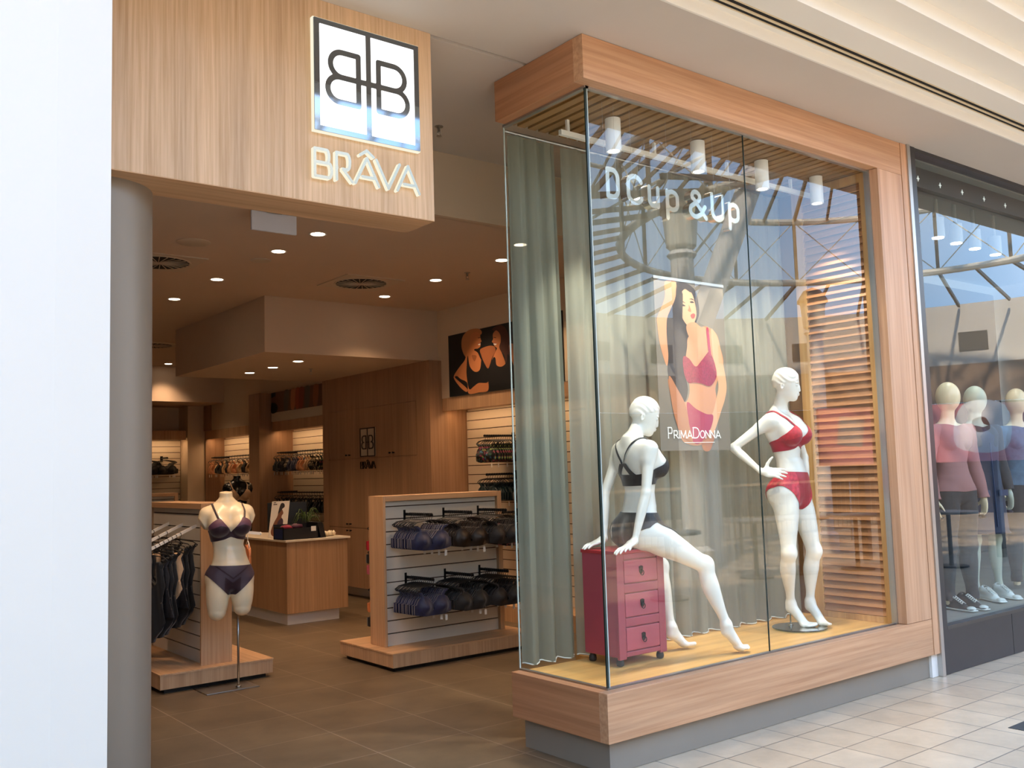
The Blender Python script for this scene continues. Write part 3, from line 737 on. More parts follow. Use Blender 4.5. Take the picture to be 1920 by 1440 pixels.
# white post between the two shop fronts
m_ = MB(); m_.box(3.05, 3.125, .02, .5, 0, ZM); S(m_, 'trim_5', whitem)
m_ = MB(); m_.box(3.125, 3.165, -.015, .5, 0, ZM); m_.build('trim_6', alu)['kind'] = 'structure'
m_ = MB(); m_.box(3.052, 3.125, -.004, .02, .156, ZM - .002); m_.build('trim_7', frame_z)['kind'] = 'structure'
# ---- the neighbouring shop front
nb = empty('window_2', (3.2, 0, 0), kind='structure')
m_ = MB(); m_.box(3.165, 3.245, -.005, .10, 0, ZM); m_.box(3.245, 9.5, .0, .09, 3.712, ZM); m_.build('frame', darkpan, nb)
m_ = MB(); m_.box(3.245, 4.20, .0, .09, .0, .300); m_.box(4.206, 9.5, .0, .09, .0, .300); m_.build('base_panel', darkpan, nb)
m_ = MB(); m_.box(3.245, 9.5, -.006, .06, .300, .325); m_.build('sill', mat('sill_metal', '#56534f', .4, metal=.6), nb)
pane('glass_pane', 3.245, 9.5, .045, .045, .325, 3.712, glass, nb)
m_ = MB(); m_.box(3.243, 3.249, .030, .040, .325, 3.712); m_.build('glass_edge', mat('lit_edge', '#d9e2d6', .2), nb)
m_ = MB(); m_.box(3.165, 9.5, .09, 2.4, 0, .300); m_.build('display_floor', mat('grey_concrete_floor', '#8d8a80', .6, noise=(5, .08)), nb)
m_ = MB(); m_.box(3.10, 9.5, 2.4, 2.46, 0, 3.6); m_.build('wall_side', mat('shop_grey_wall', '#4c4c4a', .8), nb)
m_ = MB(); m_.box(3.165, 9.5, .09, 2.4, 3.70, 3.73); m_.build('shop_ceiling', mat('shop_grey_ceiling', '#6f7470', .8), nb)
# ------------------------------------------------------------------ the mannequins
red_l = mat('red_lace', '#c2182c', 0.5, sheen=0.3, noise=(60, 0.25)); red_m = mat('deep_red_mesh', '#a3112b', 0.42, sheen=0.2)
red_f = mat('pale_red_lace_panel', '#cf3a4a', 0.55, noise=(45, 0.35))
blk_g = mat('black_satin', '#101114', 0.38, sheen=0.3); blk_l = mat('black_lace', '#232226', 0.6, noise=(70, 0.5))
plum = mat('plum_satin', '#2c1020', 0.42, sheen=0.3); plum_s = mat('mauve_sheer_trim', '#6b4656', 0.5); plum_g = mat('grey_mauve_panel', '#4a3d49', 0.45)

def ring(th, pts):
    """smooth closed profile over the angle round the torso (0 = front, 180 = back)"""
    a = np.array([p[0] for p in pts], float); b = np.array([p[1] for p in pts], float); t = np.linspace(0, 180, 181); y = np.interp(t, a, b)
    yy = np.concatenate([y[12:0:-1], y, y[-2:-14:-1]]); k = np.ones(9) / 9; yy = np.convolve(yy, k, 'same')[12:-12]; return np.interp(th, t, yy)
UP = [(0, .142), (5, .148), (32, .242), (40, .232), (60, .192), (85, .165), (120, .150), (180, .150)]
LOW = [(0, .108), (12, .102), (30, .092), (60, .084), (180, .084)]
def bra_field(V, ch, up=UP, low=LOW):
    """>0 on the bra, in the chest frame"""
    q = Fig.loc(ch, V); x, y, z = q[:, 0], q[:, 1], q[:, 2]; th = np.degrees(np.arctan2(np.abs(x), y))
    f = np.minimum(z - ring(th, low), ring(th, up) - z); lim = .170 - np.hypot(x, np.where(y > 0, y * .75, y * 1.15))
    return np.minimum(f, lim), q
def brief_field(V, pf, top=.155, hi=.05, wide=.0):
    q = Fig.loc(pf, V); x, y, z = q[:, 0], q[:, 1], q[:, 2]; ax = np.abs(x)
    legF = z - (-.055 + np.clip(ax - .030, 0, 1) * (1.25 + wide)); legB = z - (-.035 + np.clip(ax - .055, 0, 1) * 1.0)
    t = np.clip((y + .03) / .06, 0, 1); leg = legF * t + legB * (1 - t)
    return np.minimum(top - z, leg), q

# --- standing mannequin in red lingerie ----------------------------------------------------
def standing():
    root = empty('mannequin', (2.2, .45, .39), 'white glossy female mannequin standing with hand on hip in red lace bra and briefs', 'mannequin')
    F = Fig(); pf = Fig.frame((2.185, .455, 1.235), -84, 2, 3); cf = Fig.frame((2.175, .452, 1.485), -80, -5, -2)
    F.pelvis(pf); F.chest(cf, 1.05, sh=.158)
    hf = Fig.frame((2.150, .415, 2.012), -62, 8, 0); F.neck_head(cf, hf)
    rs = Fig.pt(cf, -.160, -.010, .295); re = np.array((1.868, .665, 1.600)); rw = np.array((1.915, .490, 1.440))
    F.arm(rs, re, rw, .88)
    F.hand(rw + np.array((.006, -.012, -.006)), (.50, -.84, -.10), (-.75, -.45, .35), thumb=1, curl=(14, 14, 8), spread=9, tdir=(.10, -.30, .95))
    ls = Fig.pt(cf, .160, -.010, .290); le = np.array((2.405, .490, 1.520)); lw = np.array((2.382, .470, 1.270))
    F.arm(ls, le, lw, .88); F.hand(lw, (-.10, .05, -.99), (.95, .25, 0), thumb=1, curl=(12, 16, 12), spread=3)
    fw = np.array((.05, -1, 0))
    F.leg(Fig.pt(pf, -.083, 0, .030), (2.085, .425, .895), (2.205, .520, .555), (-.05, -1, .0), 1.0)
    F.leg(Fig.pt(pf, .083, 0, .025), (2.330, .400, .890), (2.350, .470, .555), (.0, -1, .0), 1.0)
    F.foot((2.205, .520, .545), (2.205, .540, .500), (2.222, .430, .405), (2.230, .352, .403), (0, -.55, .8))
    F.foot((2.350, .470, .545), (2.352, .490, .500), (2.340, .375, .405), (2.338, .297, .403), (0, -.55, .8), toes=-1)
    F.hair(hf, 1)
    body, V, T, N = F.build('body', manq_w, root, .004, (1.75, .18, .39), (2.56, .80, 2.16))
    f, q = bra_field(V, cf)
    def sp(c):
        p = Fig.loc(cf, c); return np.where((p[:, 1] > 0) & (p[:, 2] > .165 - .25 * np.abs(np.abs(p[:, 0]) - .08)), 1, 0)
    f = np.where(np.hypot(V[:, 0] - re[0], V[:, 1] - re[1]) < .0, -1, f)
    garment('bra', V, T, N, f, .0035, [red_m, red_l], root, sp)
    straps(root, cf, V, red_m, .158)
    f, q = brief_field(V, pf, .190, wide=-.1)
    hd = np.min([np.linalg.norm(V - (rw + np.array((.5, -.84, -.1)) * t), axis=1) for t in (.03, .07, .11, .15, .18)], axis=0)
    f = np.where((hd < .045) & (q[:, 0] < -.165), -1, f); f = np.where(np.abs(q[:, 0]) > .19, -1, f)
    def sp2(c):
        p = Fig.loc(pf, c); return np.where(np.abs(p[:, 0]) > .062 + .12 * np.clip(p[:, 2] - .02, 0, .2), 1, 0)
    garment('briefs', V, T, N, f, .003, [red_m, red_f], root, sp2)
    m_ = MB(); m_.lathe([(.0, .0), (.178, .0), (.18, .003), (.18, .007), (.178, .010), (0, .010)], (2.20, .455, .391), 64)
    m_.build('glass_base', glass_mat('base_disc_glass', (.62, .72, .64), 2.2), root, smooth=False)
    m_ = MB(); m_.tube([(2.206, .530, .400), (2.206, .530, .62)], .005, 10); m_.lathe([(.018, 0), (.018, .006), (.008, .010)], (2.206, .530, .401), 20); m_.build('support_rod', chrome, root, smooth=True)
    return root
def straps(root, cf, V, material, sh, back='straight', w=.0075):
    """shoulder straps pressed on the body: follow the skin by nearest point"""
    import bisect
    mb = MB()
    for q in (-1, 1):
        front = [(q * .088, .118, .232), (q * .095, .075, .275), (q * .098, .030, .312), (q * .092, -.010, .333), (q * .088, -.045, .318)]
        bk = [(q * .075, -.085, .262), (q * .062, -.095, .21), (q * .055, -.092, .165)] if back == 'straight' else [(q * .055, -.08, .285), (q * .020, -.09, .235), (q * .012, -.092, .215)]
        P = []
        for p in front + bk:
            w_ = Fig.pt(cf, *p); d = np.linalg.norm(V - w_, axis=1); nst = V[np.argmin(d)]; out = nrm(nst - Fig.pt(cf, q * .05, -.01, p[2] * .85)); P.append(nst + out * .0035)
        # resample
        P = np.array(P); seg = []
        for a, b in zip(P[:-1], P[1:]):
            for t in (0, .25, .5, .75): seg.append(a + (b - a) * t)
        seg.append(P[-1]); R = []
        for p in seg:
            d = np.linalg.norm(V - p, axis=1); k = np.argsort(d)[:8]; c = V[k].mean(0); c0 = Fig.pt(cf, q * .05, -.01, Fig.loc(cf, p)[2] * .85); R.append(c + nrm(c - c0) * .004)
        R = np.array(R); R[1:-1] = (R[:-2] + R[1:-1] * 2 + R[2:]) / 4
        for i in range(len(R)):
            pass
        vs = []; fs = []
        for i, p in enumerate(R):
            d = nrm(R[min(i + 1, len(R) - 1)] - R[max(i - 1, 0)]); c0 = Fig.pt(cf, q * .05, -.01, Fig.loc(cf, p)[2] * .85); o = nrm(p - c0); l = nrm(np.cross(d, o)) * w
            vs += [p - l, p + l, p + l + o * .0015, p - l + o * .0015]
        for i in range(len(R) - 1):
            a = 4 * i
            for k in range(4): fs.append((a + k, a + (k + 1) % 4, a + 4 + (k + 1) % 4, a + 4 + k))
        mb.add(vs, fs)
    return mb.build('strap', material, root, smooth=True)

# --- seated mannequin in black ----------------------------------------------------------------
def seated():
    root = empty('mannequin', (.72, .5, 1.03), 'white glossy female mannequin seated on the pink drawers leaning on her hands in black lingerie', 'mannequin')
    F = Fig(); pf = Fig.frame((.765, .500, 1.062), -14, 2, 0); cf = Fig.frame((.790, .492, 1.305), -12, -4, 0)
    F.pelvis(pf); F.chest(cf, 1.05, sh=.155)
    hf = Fig.frame((.842, .480, 1.790), -36, 20, 0); F.neck_head(cf, hf)
    rs = Fig.pt(cf, -.155, -.010, .290); ls = Fig.pt(cf, .155, -.010, .290)
    print('shoulders', rs, ls)
    re = np.array((.668, .330, 1.345)); rw = np.array((.572, .340, 1.080))
    le = np.array((.690, .690, 1.340)); lw = np.array((.625, .640, 1.080))
    F.arm(rs, re, rw, .86); F.arm(ls, le, lw, .86)
    F.hand(rw, (-.93, -.10, -.34), (-.28, .1, .95), thumb=-1, curl=(-8, 16, 12), spread=9, tdir=(-.55, -.75, -.30))
    F.hand(lw, (-.96, .12, -.30), (-.25, .05, .95), thumb=1, curl=(-8, 14, 10), spread=8)
    # right leg stretched forward, left leg tucked back
    F.leg(Fig.pt(pf, -.085, .01, .045), (1.118, .310, .905), (1.208, .250, .560), (.85, -.25, .45), 1.0, tr=1.05)
    F.leg(Fig.pt(pf, .085, .01, .045), (1.090, .640, .880), (1.075, .560, .520), (.95, .1, .2), 1.0, tr=1.05)
    F.foot((1.208, .250, .552), (1.195, .258, .505), (1.278, .222, .408), (1.352, .190, .403), (.6, -.2, .8))
    F.foot((1.075, .560, .520), (1.058, .560, .468), (1.150, .540, .407), (1.222, .520, .403), (.5, -.1, .85), toes=-1)
    F.hair(hf, -1)
    body, V, T, N = F.build('body', manq_w, root, .004, (.36, .08, .39), (1.40, .82, 1.94))
    f, q = bra_field(V, cf)
    x, y, z = q[:, 0], q[:, 1], q[:, 2]; ax = np.abs(x)
    # racer back: two lace wings rising to a ring between the shoulder blades
    wing = .022 - np.abs(ax - (.012 + np.clip(.215 - z, 0, 1) * .85)) ; wing = np.where((y < 0) & (z > .10) & (z < .218), wing, -1)
    band = np.where(y < .03, np.minimum(z - .088, .135 - z + np.clip(ax - .09, 0, 1) * .9), -1)
    f = np.where(y < .0, np.maximum(wing, f), f)
    for a, b in ((rs, re), (ls, le)):
        f = np.where(s_cone(a + (b - a) * .12, b, .048, .045)(V) < 0, -1, f)
    def sp(c):
        p = Fig.loc(cf, c); return np.where((p[:, 1] > .03) & (p[:, 2] > .12), 1, 0)
    garment('bra', V, T, N, f, .0035, [blk_g, blk_l], root, sp)
    straps(root, cf, V, blk_g, .155, 'racer', .006)
    f, q = brief_field(V, pf, .165, wide=.05); f = np.where(np.abs(q[:, 0]) > .20, -1, f)
    for a, b in ((rs, re), (re, rw), (ls, le), (le, lw), (lw, lw + np.array((-.19, .024, -.05))), (lw, lw + np.array((-.06, -.09, -.03)))):
        f = np.where(s_cone(a, b, .048, .048)(V) < 0, -1, f)
    garment('briefs', V, T, N, f, .003, [blk_g], root)
    return root

# --- headless torso form inside the entrance ---------------------------------------------------
def torso():
    root = empty('torso_mannequin', (-.533, 3.274, 0), 'cream headless torso mannequin on a steel pole wearing plum bra and briefs', 'mannequin')
    F = Fig(); X, Y = -.600, 3.27
    pf = Fig.frame((X + .005, Y, .728), -100, 0, 2); cf = Fig.frame((X - .004, Y, .968), -98, -4, -1)
    F.pelvis(pf); F.chest(cf, 1.04, sh=.140)
    c = Fig.pt(cf, 0, -.018, .33); F.add(s_cone(c, Fig.pt(cf, 0, -.006, .45), .049, .045), .03)
    cut = Fig.pt(cf, 0, 0, .432); up = nrm(cf[1][2] * 1 + cf[1][1] * .18); F.add(lambda P: -((P - cut) @ up), .002, '-')
    for q in (-1, 1):
        s0 = Fig.pt(cf, q * .143, -.010, .270); s1 = Fig.pt(cf, q * .172, -.012, .215); F.add(s_cone(s0, s1, .049, .045), .035)
        n = nrm(cf[1][0] * q - cf[1][2] * .55); c2 = Fig.pt(cf, q * .176, -.01, .205); F.add(lambda P, c2=c2, n=n: np.where(np.linalg.norm(P - c2, axis=1) < .12, -((P - c2) @ n), .2), .002, '-')
    for q, ln in ((-1, .175), (1, .150)):
        a = Fig.pt(pf, q * .083, .0, .045); b = Fig.pt(pf, q * .088, .018, -ln)
        F.add(s_loft(a, b, -pf[1][0], [(0, .080, .088), (.3, .082, .090), (.6, .078, .086), (.9, .068, .074), (1, .062, .068)]), .03)
    body, V, T, N = F.build('body', manq, root, .004, (-.86, 3.05, .48), (-.34, 3.50, 1.44))
    f, q = bra_field(V, cf); garment('bra', V, T, N, f, .0035, [plum, plum_s], root, lambda c: np.where((Fig.loc(cf, c)[:, 1] > 0) & (Fig.loc(cf, c)[:, 2] > .188 - .3 * (np.abs(np.abs(Fig.loc(cf, c)[:, 0]) - .08))), 1, 0))
    straps(root, cf, V, plum, .14)
    f, q = brief_field(V, pf, .150, wide=-.25)
    def sp2(c):
        p = Fig.loc(pf, c); v = np.abs(p[:, 0]) * .75 + .030 - p[:, 2]; return np.where(np.abs(v + .03) < .006, 0, np.where(v > .0, np.where(np.abs(p[:, 0]) > .055, 1, 0), 1))
    garment('briefs', V, T, N, f, .003, [plum, plum_g], root, sp2)
    m_ = MB(); m_.tube([(-.533, 3.274, .010), (-.533, 3.274, .60)], .0085, 14); m_.build('pole', steel_br, root, smooth=True)
    m_ = MB(); m_.box(-.79, -.405, 3.20, 3.47, .0, .008); m_.lathe([(.02, 0), (.02, .01), (.01, .014)], (-.533, 3.274, .008), 20); m_.build('base_plate', steel_br, root, bevel=.002)
    return root
standing(); seated(); torso()
# ------------------------------------------------------------------ things in the display window
# curtains
def curtain(x0, x1, y, z0, z1, waves, amp, M_, name, label, seed=0, taper=0.0, group=None):
    r = np.random.RandomState(seed); nx, nz_ = int((x1 - x0) / .012) + 1, 26
    u = np.linspace(0, 1, nx); ph = np.cumsum(.6 + .8 * r.rand(nx)); ph = ph / ph[-1] * waves * 2 * PI
    am = amp * (.65 + .5 * np.interp(u, np.linspace(0, 1, 9), r.rand(9))); ph2 = r.rand() * 6
    V = []; F = []
    for j in range(nz_):
        t = j / (nz_ - 1)
        xs = x0 + (x1 - x0) * u * (1 - taper * t) 
        a = am * (1 - .35 * t) ; ys = y + a * np.sin(ph + .35 * np.sin(t * 3 + ph * .2)) + .006 * np.sin(ph * 2.7 + t * 5)
        xs = xs + .25 * a * np.cos(ph) 
        zb = z0 + (z1 - z0) * t + (.006 * np.sin(ph) if j == 0 else 0)
        V += list(zip(xs, ys, np.broadcast_to(zb, xs.shape)))
    for j in range(nz_ - 1):
        for i in range(nx - 1): a = j * nx + i; F.append((a, a + 1, a + nx + 1, a + nx))
    root = empty(name, (float(x0), y, z0), label, 'curtain', group)
    o = mesh_obj('cloth', np.array(V), F, M_, root)
    P = np.array(V[:nx]); m_ = MB(); m_.tube([tuple(p) for p in P[::2]], .0045, 6); m_.build('hem', hemm, root, smooth=True)
    return root
curtain(.135, .53, .810, .405, 3.47, 3.5, .034, sheer2, 'curtain', 'narrow grey green curtain gathered at the left end of the display window', 3, .10)
curtain(.545, 2.70, .810, .397, 3.47, 13, .030, sheer, 'curtain', 'wide grey green sheer curtain across the back of the display window', 8)
m_ = MB(); m_.tube([(.10, .80, 3.478), (2.72, .80, 3.478)], .010, 10); tag(m_.build('curtain_rail', alu, smooth=True), 'slim metal rail the display window curtains hang from', 'curtain rail')
# white track along the window ceiling with its hangers
tr = empty('lighting_track', (.3, .62, 3.40), 'thin white rail hung below the display window ceiling carrying the cylinder lights', 'track')
m_ = MB(); m_.box(.28, 2.70, .50, .525, 3.405, 3.435); m_.build('rail', whitem, tr)
for x in (.33, 1.05, 1.75, 2.45): m_ = MB(); m_.box(x, x + .018, .503, .521, 3.435, 3.505); m_.build('hanger', whitem, tr)
# cylinder spotlights
wmat = mat('white_cylinder_enamel', '#f4f2ee', .35); lens = emat('spot_lens', (1.0, .97, .90), 14)
for i, (x, y) in enumerate([(.535, .34), (1.255, .33), (1.915, .35), (2.545, .36)]):
    lb = ['nearest the glass corner', 'second along', 'just right of the pane joint', 'beside the louvre panel'][i]
    r_ = empty('cylinder_light', (x, y, 3.3), 'white cylinder downlight in the display window, ' + lb, 'light', 'cylinder lights in the display window')
    m_ = MB(); m_.lathe([(.0, 3.325), (.030, 3.325), (.034, 3.318), (.034, 3.305), (.0435, 3.303), (.045, 3.308), (.045, 3.495), (.0, 3.500)], (x, y, 0), 32); smooth_angle(m_.build('housing', wmat, r_))
    m_ = MB(); m_.lathe([(.0, 3.311), (.033, 3.311), (.033, 3.3125), (0, 3.3125)], (x, y, 0), 24); m_.build('lens', lens, r_)
    ld = bpy.data.lights.new('window_spot', 'SPOT'); ld.energy = [120, 120, 120, 70][i]; ld.color = (1.0, .90, .74); ld.spot_size = math.radians(78); ld.spot_blend = .6; ld.shadow_soft_size = .03
    lo = bpy.data.objects.new('window_spot', ld); COL.objects.link(lo); lo.location = (x, y, 3.29); tx = [(.78, .46, 1.3), (.95, .45, .6), (2.0, .45, 1.0), (2.35, .5, .8)][i]
    lo.rotation_euler = (Vector(tx) - Vector((x, y, 3.29))).to_track_quat('-Z', 'Y').to_euler()
# louvre panel closing the right end
lv = empty('louvre_panel', (2.74, .1, .386), 'tall blond timber louvred panel closing the right end of the display window', 'louvre')
m_ = MB(); m_.box(2.745, 2.775, .100, .150, .387, 3.50); m_.box(2.745, 2.775, .630, .715, .387, 3.50); m_.box(2.745, 2.775, .150, .630, .387, .43); m_.box(2.745, 2.775, .150, .630, 3.44, 3.50); m_.build('frame', mat('blond_louvre_frame', '#d2a468', .5, wood=('z', '#bd8c50', 1.0)), lv)
m_ = MB(); n_ = 56
for i in range(n_):
    z = .436 + i * (3.0 / n_); m_.obox((2.760, .150, z + .022), (2.760, .630, z + .022), .058, .008, up=(-.88, 0, .47))
m_.build('louvre_slats', louv_w, lv)
m_ = MB(); m_.box(2.790, 2.800, .10, .86, .387, 3.5); m_.build('backing', mat('louvre_backing', '#7d5a34', .8), lv)
# pink chest of drawers
pinkm = mat('painted_raspberry_wood', '#a54150', .38, noise=(5, .10), coat=.15); pinkd = mat('painted_raspberry_drawer', '#b14b59', .38, noise=(6, .10), coat=.15); topm = mat('painted_red_top', '#b8323a', .35, noise=(6, .1))
iron = mat('dark_iron', '#2a2422', .45, metal=.7); wheel = mat('dark_rubber', '#2e2a28', .6)
dr = empty('chest_of_drawers', (.69, .56, .39), 'raspberry pink wooden chest of three drawers on small dark feet beside the glass corner', 'chest of drawers')
x0, x1, y0, y1, z0, z1 = .502, .882, .420, .705, .438, 1.020
m_ = MB(); m_.box(x0, x1, y0 + .012, y1, z0, z1 - .012); m_.box(x0, x0 + .055, y0, y0 + .02, z0 - .012, z1 - .012); m_.box(x1 - .055, x1, y0, y0 + .02, z0 - .012, z1 - .012)
zs = [(.842, .968), (.656, .782), (.470, .596)]
m_.box(x0 + .055, x1 - .055, y0, y0 + .02, .975, z1 - .012); m_.box(x0 + .055, x1 - .055, y0, y0 + .02, .788, .836); m_.box(x0 + .055, x1 - .055, y0, y0 + .02, .602, .650); m_.box(x0 + .055, x1 - .055, y0, y0 + .02, z0, .464)
m_.build('body', pinkm, dr, bevel=.003)
m_ = MB(); m_.box(x0 - .006, x1 + .006, y0 - .006, y1 + .006, z1 - .014, z1 + .006); m_.build('top', topm, dr, bevel=.004)
for a, b in zs:
    m_ = MB(); m_.box(x0 + .058, x1 - .058, y0 - .001, y0 + .1, a, b); d_ = m_.build('drawer', pinkd, dr, bevel=.003)
    cx_, cz_ = (x0 + x1) / 2, (a + b) / 2
    m_ = MB(); m_.prism([(-.015, .018), (-.009, .022), (-.006, .018), (0, .024), (.006, .018), (.009, .022), (.015, .018), (.013, -.010), (.006, -.022), (-.006, -.022), (-.013, -.010)], lambda u, v, w: (cx_ + u, y0 - .001 - w, cz_ + v + .004), .004)
    m_.ball((cx_, y0 - .009, cz_), .006, .006, .006, 10, 6)
    m_.tube([(cx_ + .013 * math.sin(t), y0 - .012, cz_ - .012 - .014 * math.cos(t)) for t in [2 * PI * k / 18 for k in range(19)]], .0024, 6, cap=False); m_.build('handle', iron, d_)
for fx, fy in ((x0 + .03, y0 + .03), (x1 - .03, y0 + .03), (x0 + .03, y1 - .03), (x1 - .03, y1 - .03)):
    m_ = MB(); m_.lathe([(.012, .388), (.020, .392), (.023, .405), (.020, .420), (.014, .428), (.016, .440)], (fx, fy, 0), 18); m_.build('foot', wheel, dr, smooth=True)
# hanging advertising banner
skin = mat('printed_skin', '#cb8c64', .6); skin2 = mat('printed_skin_deep', '#b0704b', .6); skin3 = mat('printed_skin_light', '#d8a37c', .6); hairm = mat('printed_dark_hair', '#2b211f', .6); banbg = mat('printed_grey_brown_ground', '#7e7466', .6); red_p = mat('printed_crimson_lace', '#9c1f3c', .6, noise=(70, .35)); red_q = mat('printed_crimson', '#a8274a', .6); lipm = mat('printed_lips', '#a84a44', .6); inkw = mat('white_ink', '#f2efe8', .5)
def sm(pts, n=5, closed=True):
    """closed Catmull-Rom outline"""
    P = pts; N_ = len(P); out = []
    for i in range(N_):
        a, b, c, d = P[(i - 1) % N_], P[i], P[(i + 1) % N_], P[(i + 2) % N_]
        for k in range(n):
            t = k / n; out.append(tuple(.5 * (2 * b[j] + (c[j] - a[j]) * t + (2 * a[j] - 5 * b[j] + 4 * c[j] - d[j]) * t * t + (-a[j] + 3 * b[j] - 3 * c[j] + d[j]) * t ** 3) for j in (0, 1)))
    return out
class Print:
    """a printed picture: flat coloured shapes laid on one sheet, kept in one mesh"""
    def __init__(s, fn, mats): s.mb = MB(); s.fn = fn; s.mats = mats; s.n = 0
    def put(s, pts, m, smooth=True, lift=None):
        s.n += 1; e = s.n * .00012; P = sm(pts) if smooth else pts
        if sum(P[i][0] * P[(i + 1) % len(P)][1] - P[(i + 1) % len(P)][0] * P[i][1] for i in range(len(P))) < 0: P = P[::-1]
        if m not in s.mats: s.mats.append(m)
        s.mb.m(s.mats.index(m)); s.mb.flat(P, lambda u, v: s.fn(u, v, e)); return s
    def build(s, name, parent): return s.mb.build(name, s.mats, parent, fix=False)
pb = empty('hanging_banner', (1.42, .60, 1.58), 'hanging banner picturing a dark-haired woman in a crimson bra behind the mannequins', 'poster')
bx0, bx1, bz0, bz1, by = 1.095, 1.760, 1.585, 2.668, .600
m_ = MB(); m_.box(bx0, bx1, by, by + .003, bz0, bz1); m_.build('sheet', banbg, pb)
m_ = MB(); m_.box(bx0 - .005, bx1 + .005, by - .004, by + .008, bz1, bz1 + .018); m_.build('hanging_bar', alu, pb)
W_, H_ = bx1 - bx0, bz1 - bz0
# picture coordinates: pixels of the crop 762 x 1440 -> banner
def bp(px, py): return ((px - 20) / 610.0, 1 - (py - 35) / 1345.0)
def bfn(u, v, e): return (bx0 + u * W_, by - .0006 - e, bz0 + v * H_)
pr = Print(bfn, [])
def q(pts): return [bp(*p) for p in pts]
pr.put(q([(215, 45), (300, 40), (375, 90), (400, 200), (395, 300), (330, 420), (300, 500), (270, 640), (250, 760), (270, 900), (230, 1000), (150, 900), (105, 780), (110, 650), (105, 480), (110, 350), (140, 260), (190, 180), (200, 100)]), hairm)
pr.put(q([(300, 470), (430, 380), (500, 390), (555, 440), (580, 540), (600, 680), (520, 860), (520, 960), (500, 1100), (480, 1200), (380, 1330), (250, 1330), (180, 1250), (110, 900), (110, 820), (170, 900), (240, 1000), (285, 900), (260, 700), (280, 560)]), skin)
pr.put(q([(110, 60), (150, 35), (205, 40), (210, 110), (190, 190), (150, 270), (120, 340), (110, 420), (110, 520), (115, 640), (100, 720), (70, 640), (45, 520), (35, 400), (35, 345), (80, 250), (110, 160)]), skin)
pr.put(q([(500, 395), (545, 430), (575, 520), (600, 680), (620, 850), (600, 960), (560, 1060), (520, 1160), (480, 1240), (440, 1260), (400, 1230), (430, 1150), (480, 1080), (520, 960), (545, 850), (520, 700), (505, 560)]), skin3)
pr.put(q([(400, 1220), (450, 1230), (490, 1260), (470, 1320), (440, 1380), (390, 1385), (365, 1330), (380, 1270)]), skin2)
pr.put(q([(235, 100), (290, 70), (345, 120), (370, 210), (375, 290), (355, 350), (320, 400), (270, 360), (240, 300), (222, 220), (222, 150)]), skin3)
pr.put(q([(285, 380), (350, 350), (400, 380), (430, 400), (380, 470), (330, 500), (290, 450)]), skin)
pr.put(q([(236, 222), (258, 214), (282, 226), (262, 232), (244, 230)]), hairm); pr.put(q([(322, 188), (342, 181), (360, 190), (344, 196), (328, 196)]), hairm); pr.put(q([(232, 200), (256, 190), (284, 204), (256, 198)]), hairm); pr.put(q([(318, 168), (342, 160), (362, 172), (342, 168)]), hairm); pr.put(q([(312, 215), (330, 262), (318, 270), (300, 262), (310, 240)]), skin2); pr.put(q([(232, 150), (262, 130), (250, 330), (262, 400), (240, 380), (225, 280)]), hairm)
pr.put(q([(328, 290), (350, 280), (364, 292), (352, 318), (334, 322), (322, 305)]), lipm)
pr.put(q([(225, 60), (300, 42), (360, 90), (330, 110), (280, 90), (240, 150), (222, 250), (205, 200), (205, 110)]), hairm)
pr.put(q([(240, 640), (290, 650), (345, 710), (400, 660), (470, 580), (490, 600), (520, 680), (530, 780), (470, 860), (390, 845), (330, 840), (270, 840), (240, 760)]), red_p)
pr.put(q([(458, 395), (478, 395), (485, 520), (490, 610), (470, 600), (462, 500)]), red_q)
pr.put(q([(255, 1000), (330, 1050), (420, 1090), (480, 1100), (460, 1190), (400, 1280), (330, 1330), (280, 1290), (262, 1150)]), red_q)
pr.put(q([(110, 800), (180, 900), (240, 1020), (262, 1160), (290, 1300), (240, 1300), (180, 1230), (130, 1050)]), skin2)
pr.build('printed_picture', pb)
# PRIMADONNA lettering with serifs
def serif_text(txt, x, z, y, parent, M_, h1, h0, wmul, gapx, depth=.0006, name='lettering'):
    mb = MB()
    for i, (c, big) in enumerate(txt):
        h = h1 if big else h0; w = h * wmul[c]; G_ = GL[c]; L_ = [[(x + px * w, z + pz * h) for px, pz in l] for l in G_]
        ends = []
        if c in 'PRI': ends += [(0, 0), (0, 1)]
        if c == 'M': ends += [(0, 0), (.08, 1), (.92, 1), (1, 0)]
        if c == 'N': ends += [(0, 0), (0, 1), (1, 1)]
        if c in 'AÂ': ends += [(0, 0), (1, 0)]
        if c == 'D': ends += [(0, 0), (0, 1)]
        if c == 'R': ends += [(1, 0)]
        se = [[(x + ex * w - h * .10, z + ez * h), (x + ex * w + h * .10, z + ez * h)] for ex, ez in ends]
        f = lambda X, Z: np.maximum(h0 * .075 - np.min([seg2(X, Z, l) for l in L_], axis=0), (h0 * .03 - np.min([seg2(X, Z, l) for l in se], axis=0)) if se else -1)
        m_ = shape2(f, (x - h * .2, x + w + h * .2, z - h * .12, z + h * 1.12), h0 / 22, depth); n = len(mb.v); mb.v += [(a, b + y, c_) for a, b, c_ in m_.v]; mb.f += [tuple(k + n for k in t) for t in m_.f]; mb.mi += [0] * len(m_.f)
        x += w + gapx * h0
    return mb, x, M_
wm_ = {'P': .62, 'R': .80, 'I': .06, 'M': 1.12, 'A': 1.0, 'D': .85, 'O': .88, 'N': .85}
mb_, xe, M_ = serif_text([(c, b) for c, b in zip('PRIMADONNA', (1, 0, 0, 0, 0, 1, 0, 0, 0, 0))], 1.165, 1.664, by - .003, pb, inkw, .066, .046, wm_, .235)
mb_.build('lettering', inkw, pb, fix=False)
m_ = MB(); m_.box(1.31, 1.60, by - .003, by - .002, 1.634, 1.6375); m_.build('underline', inkw, pb)
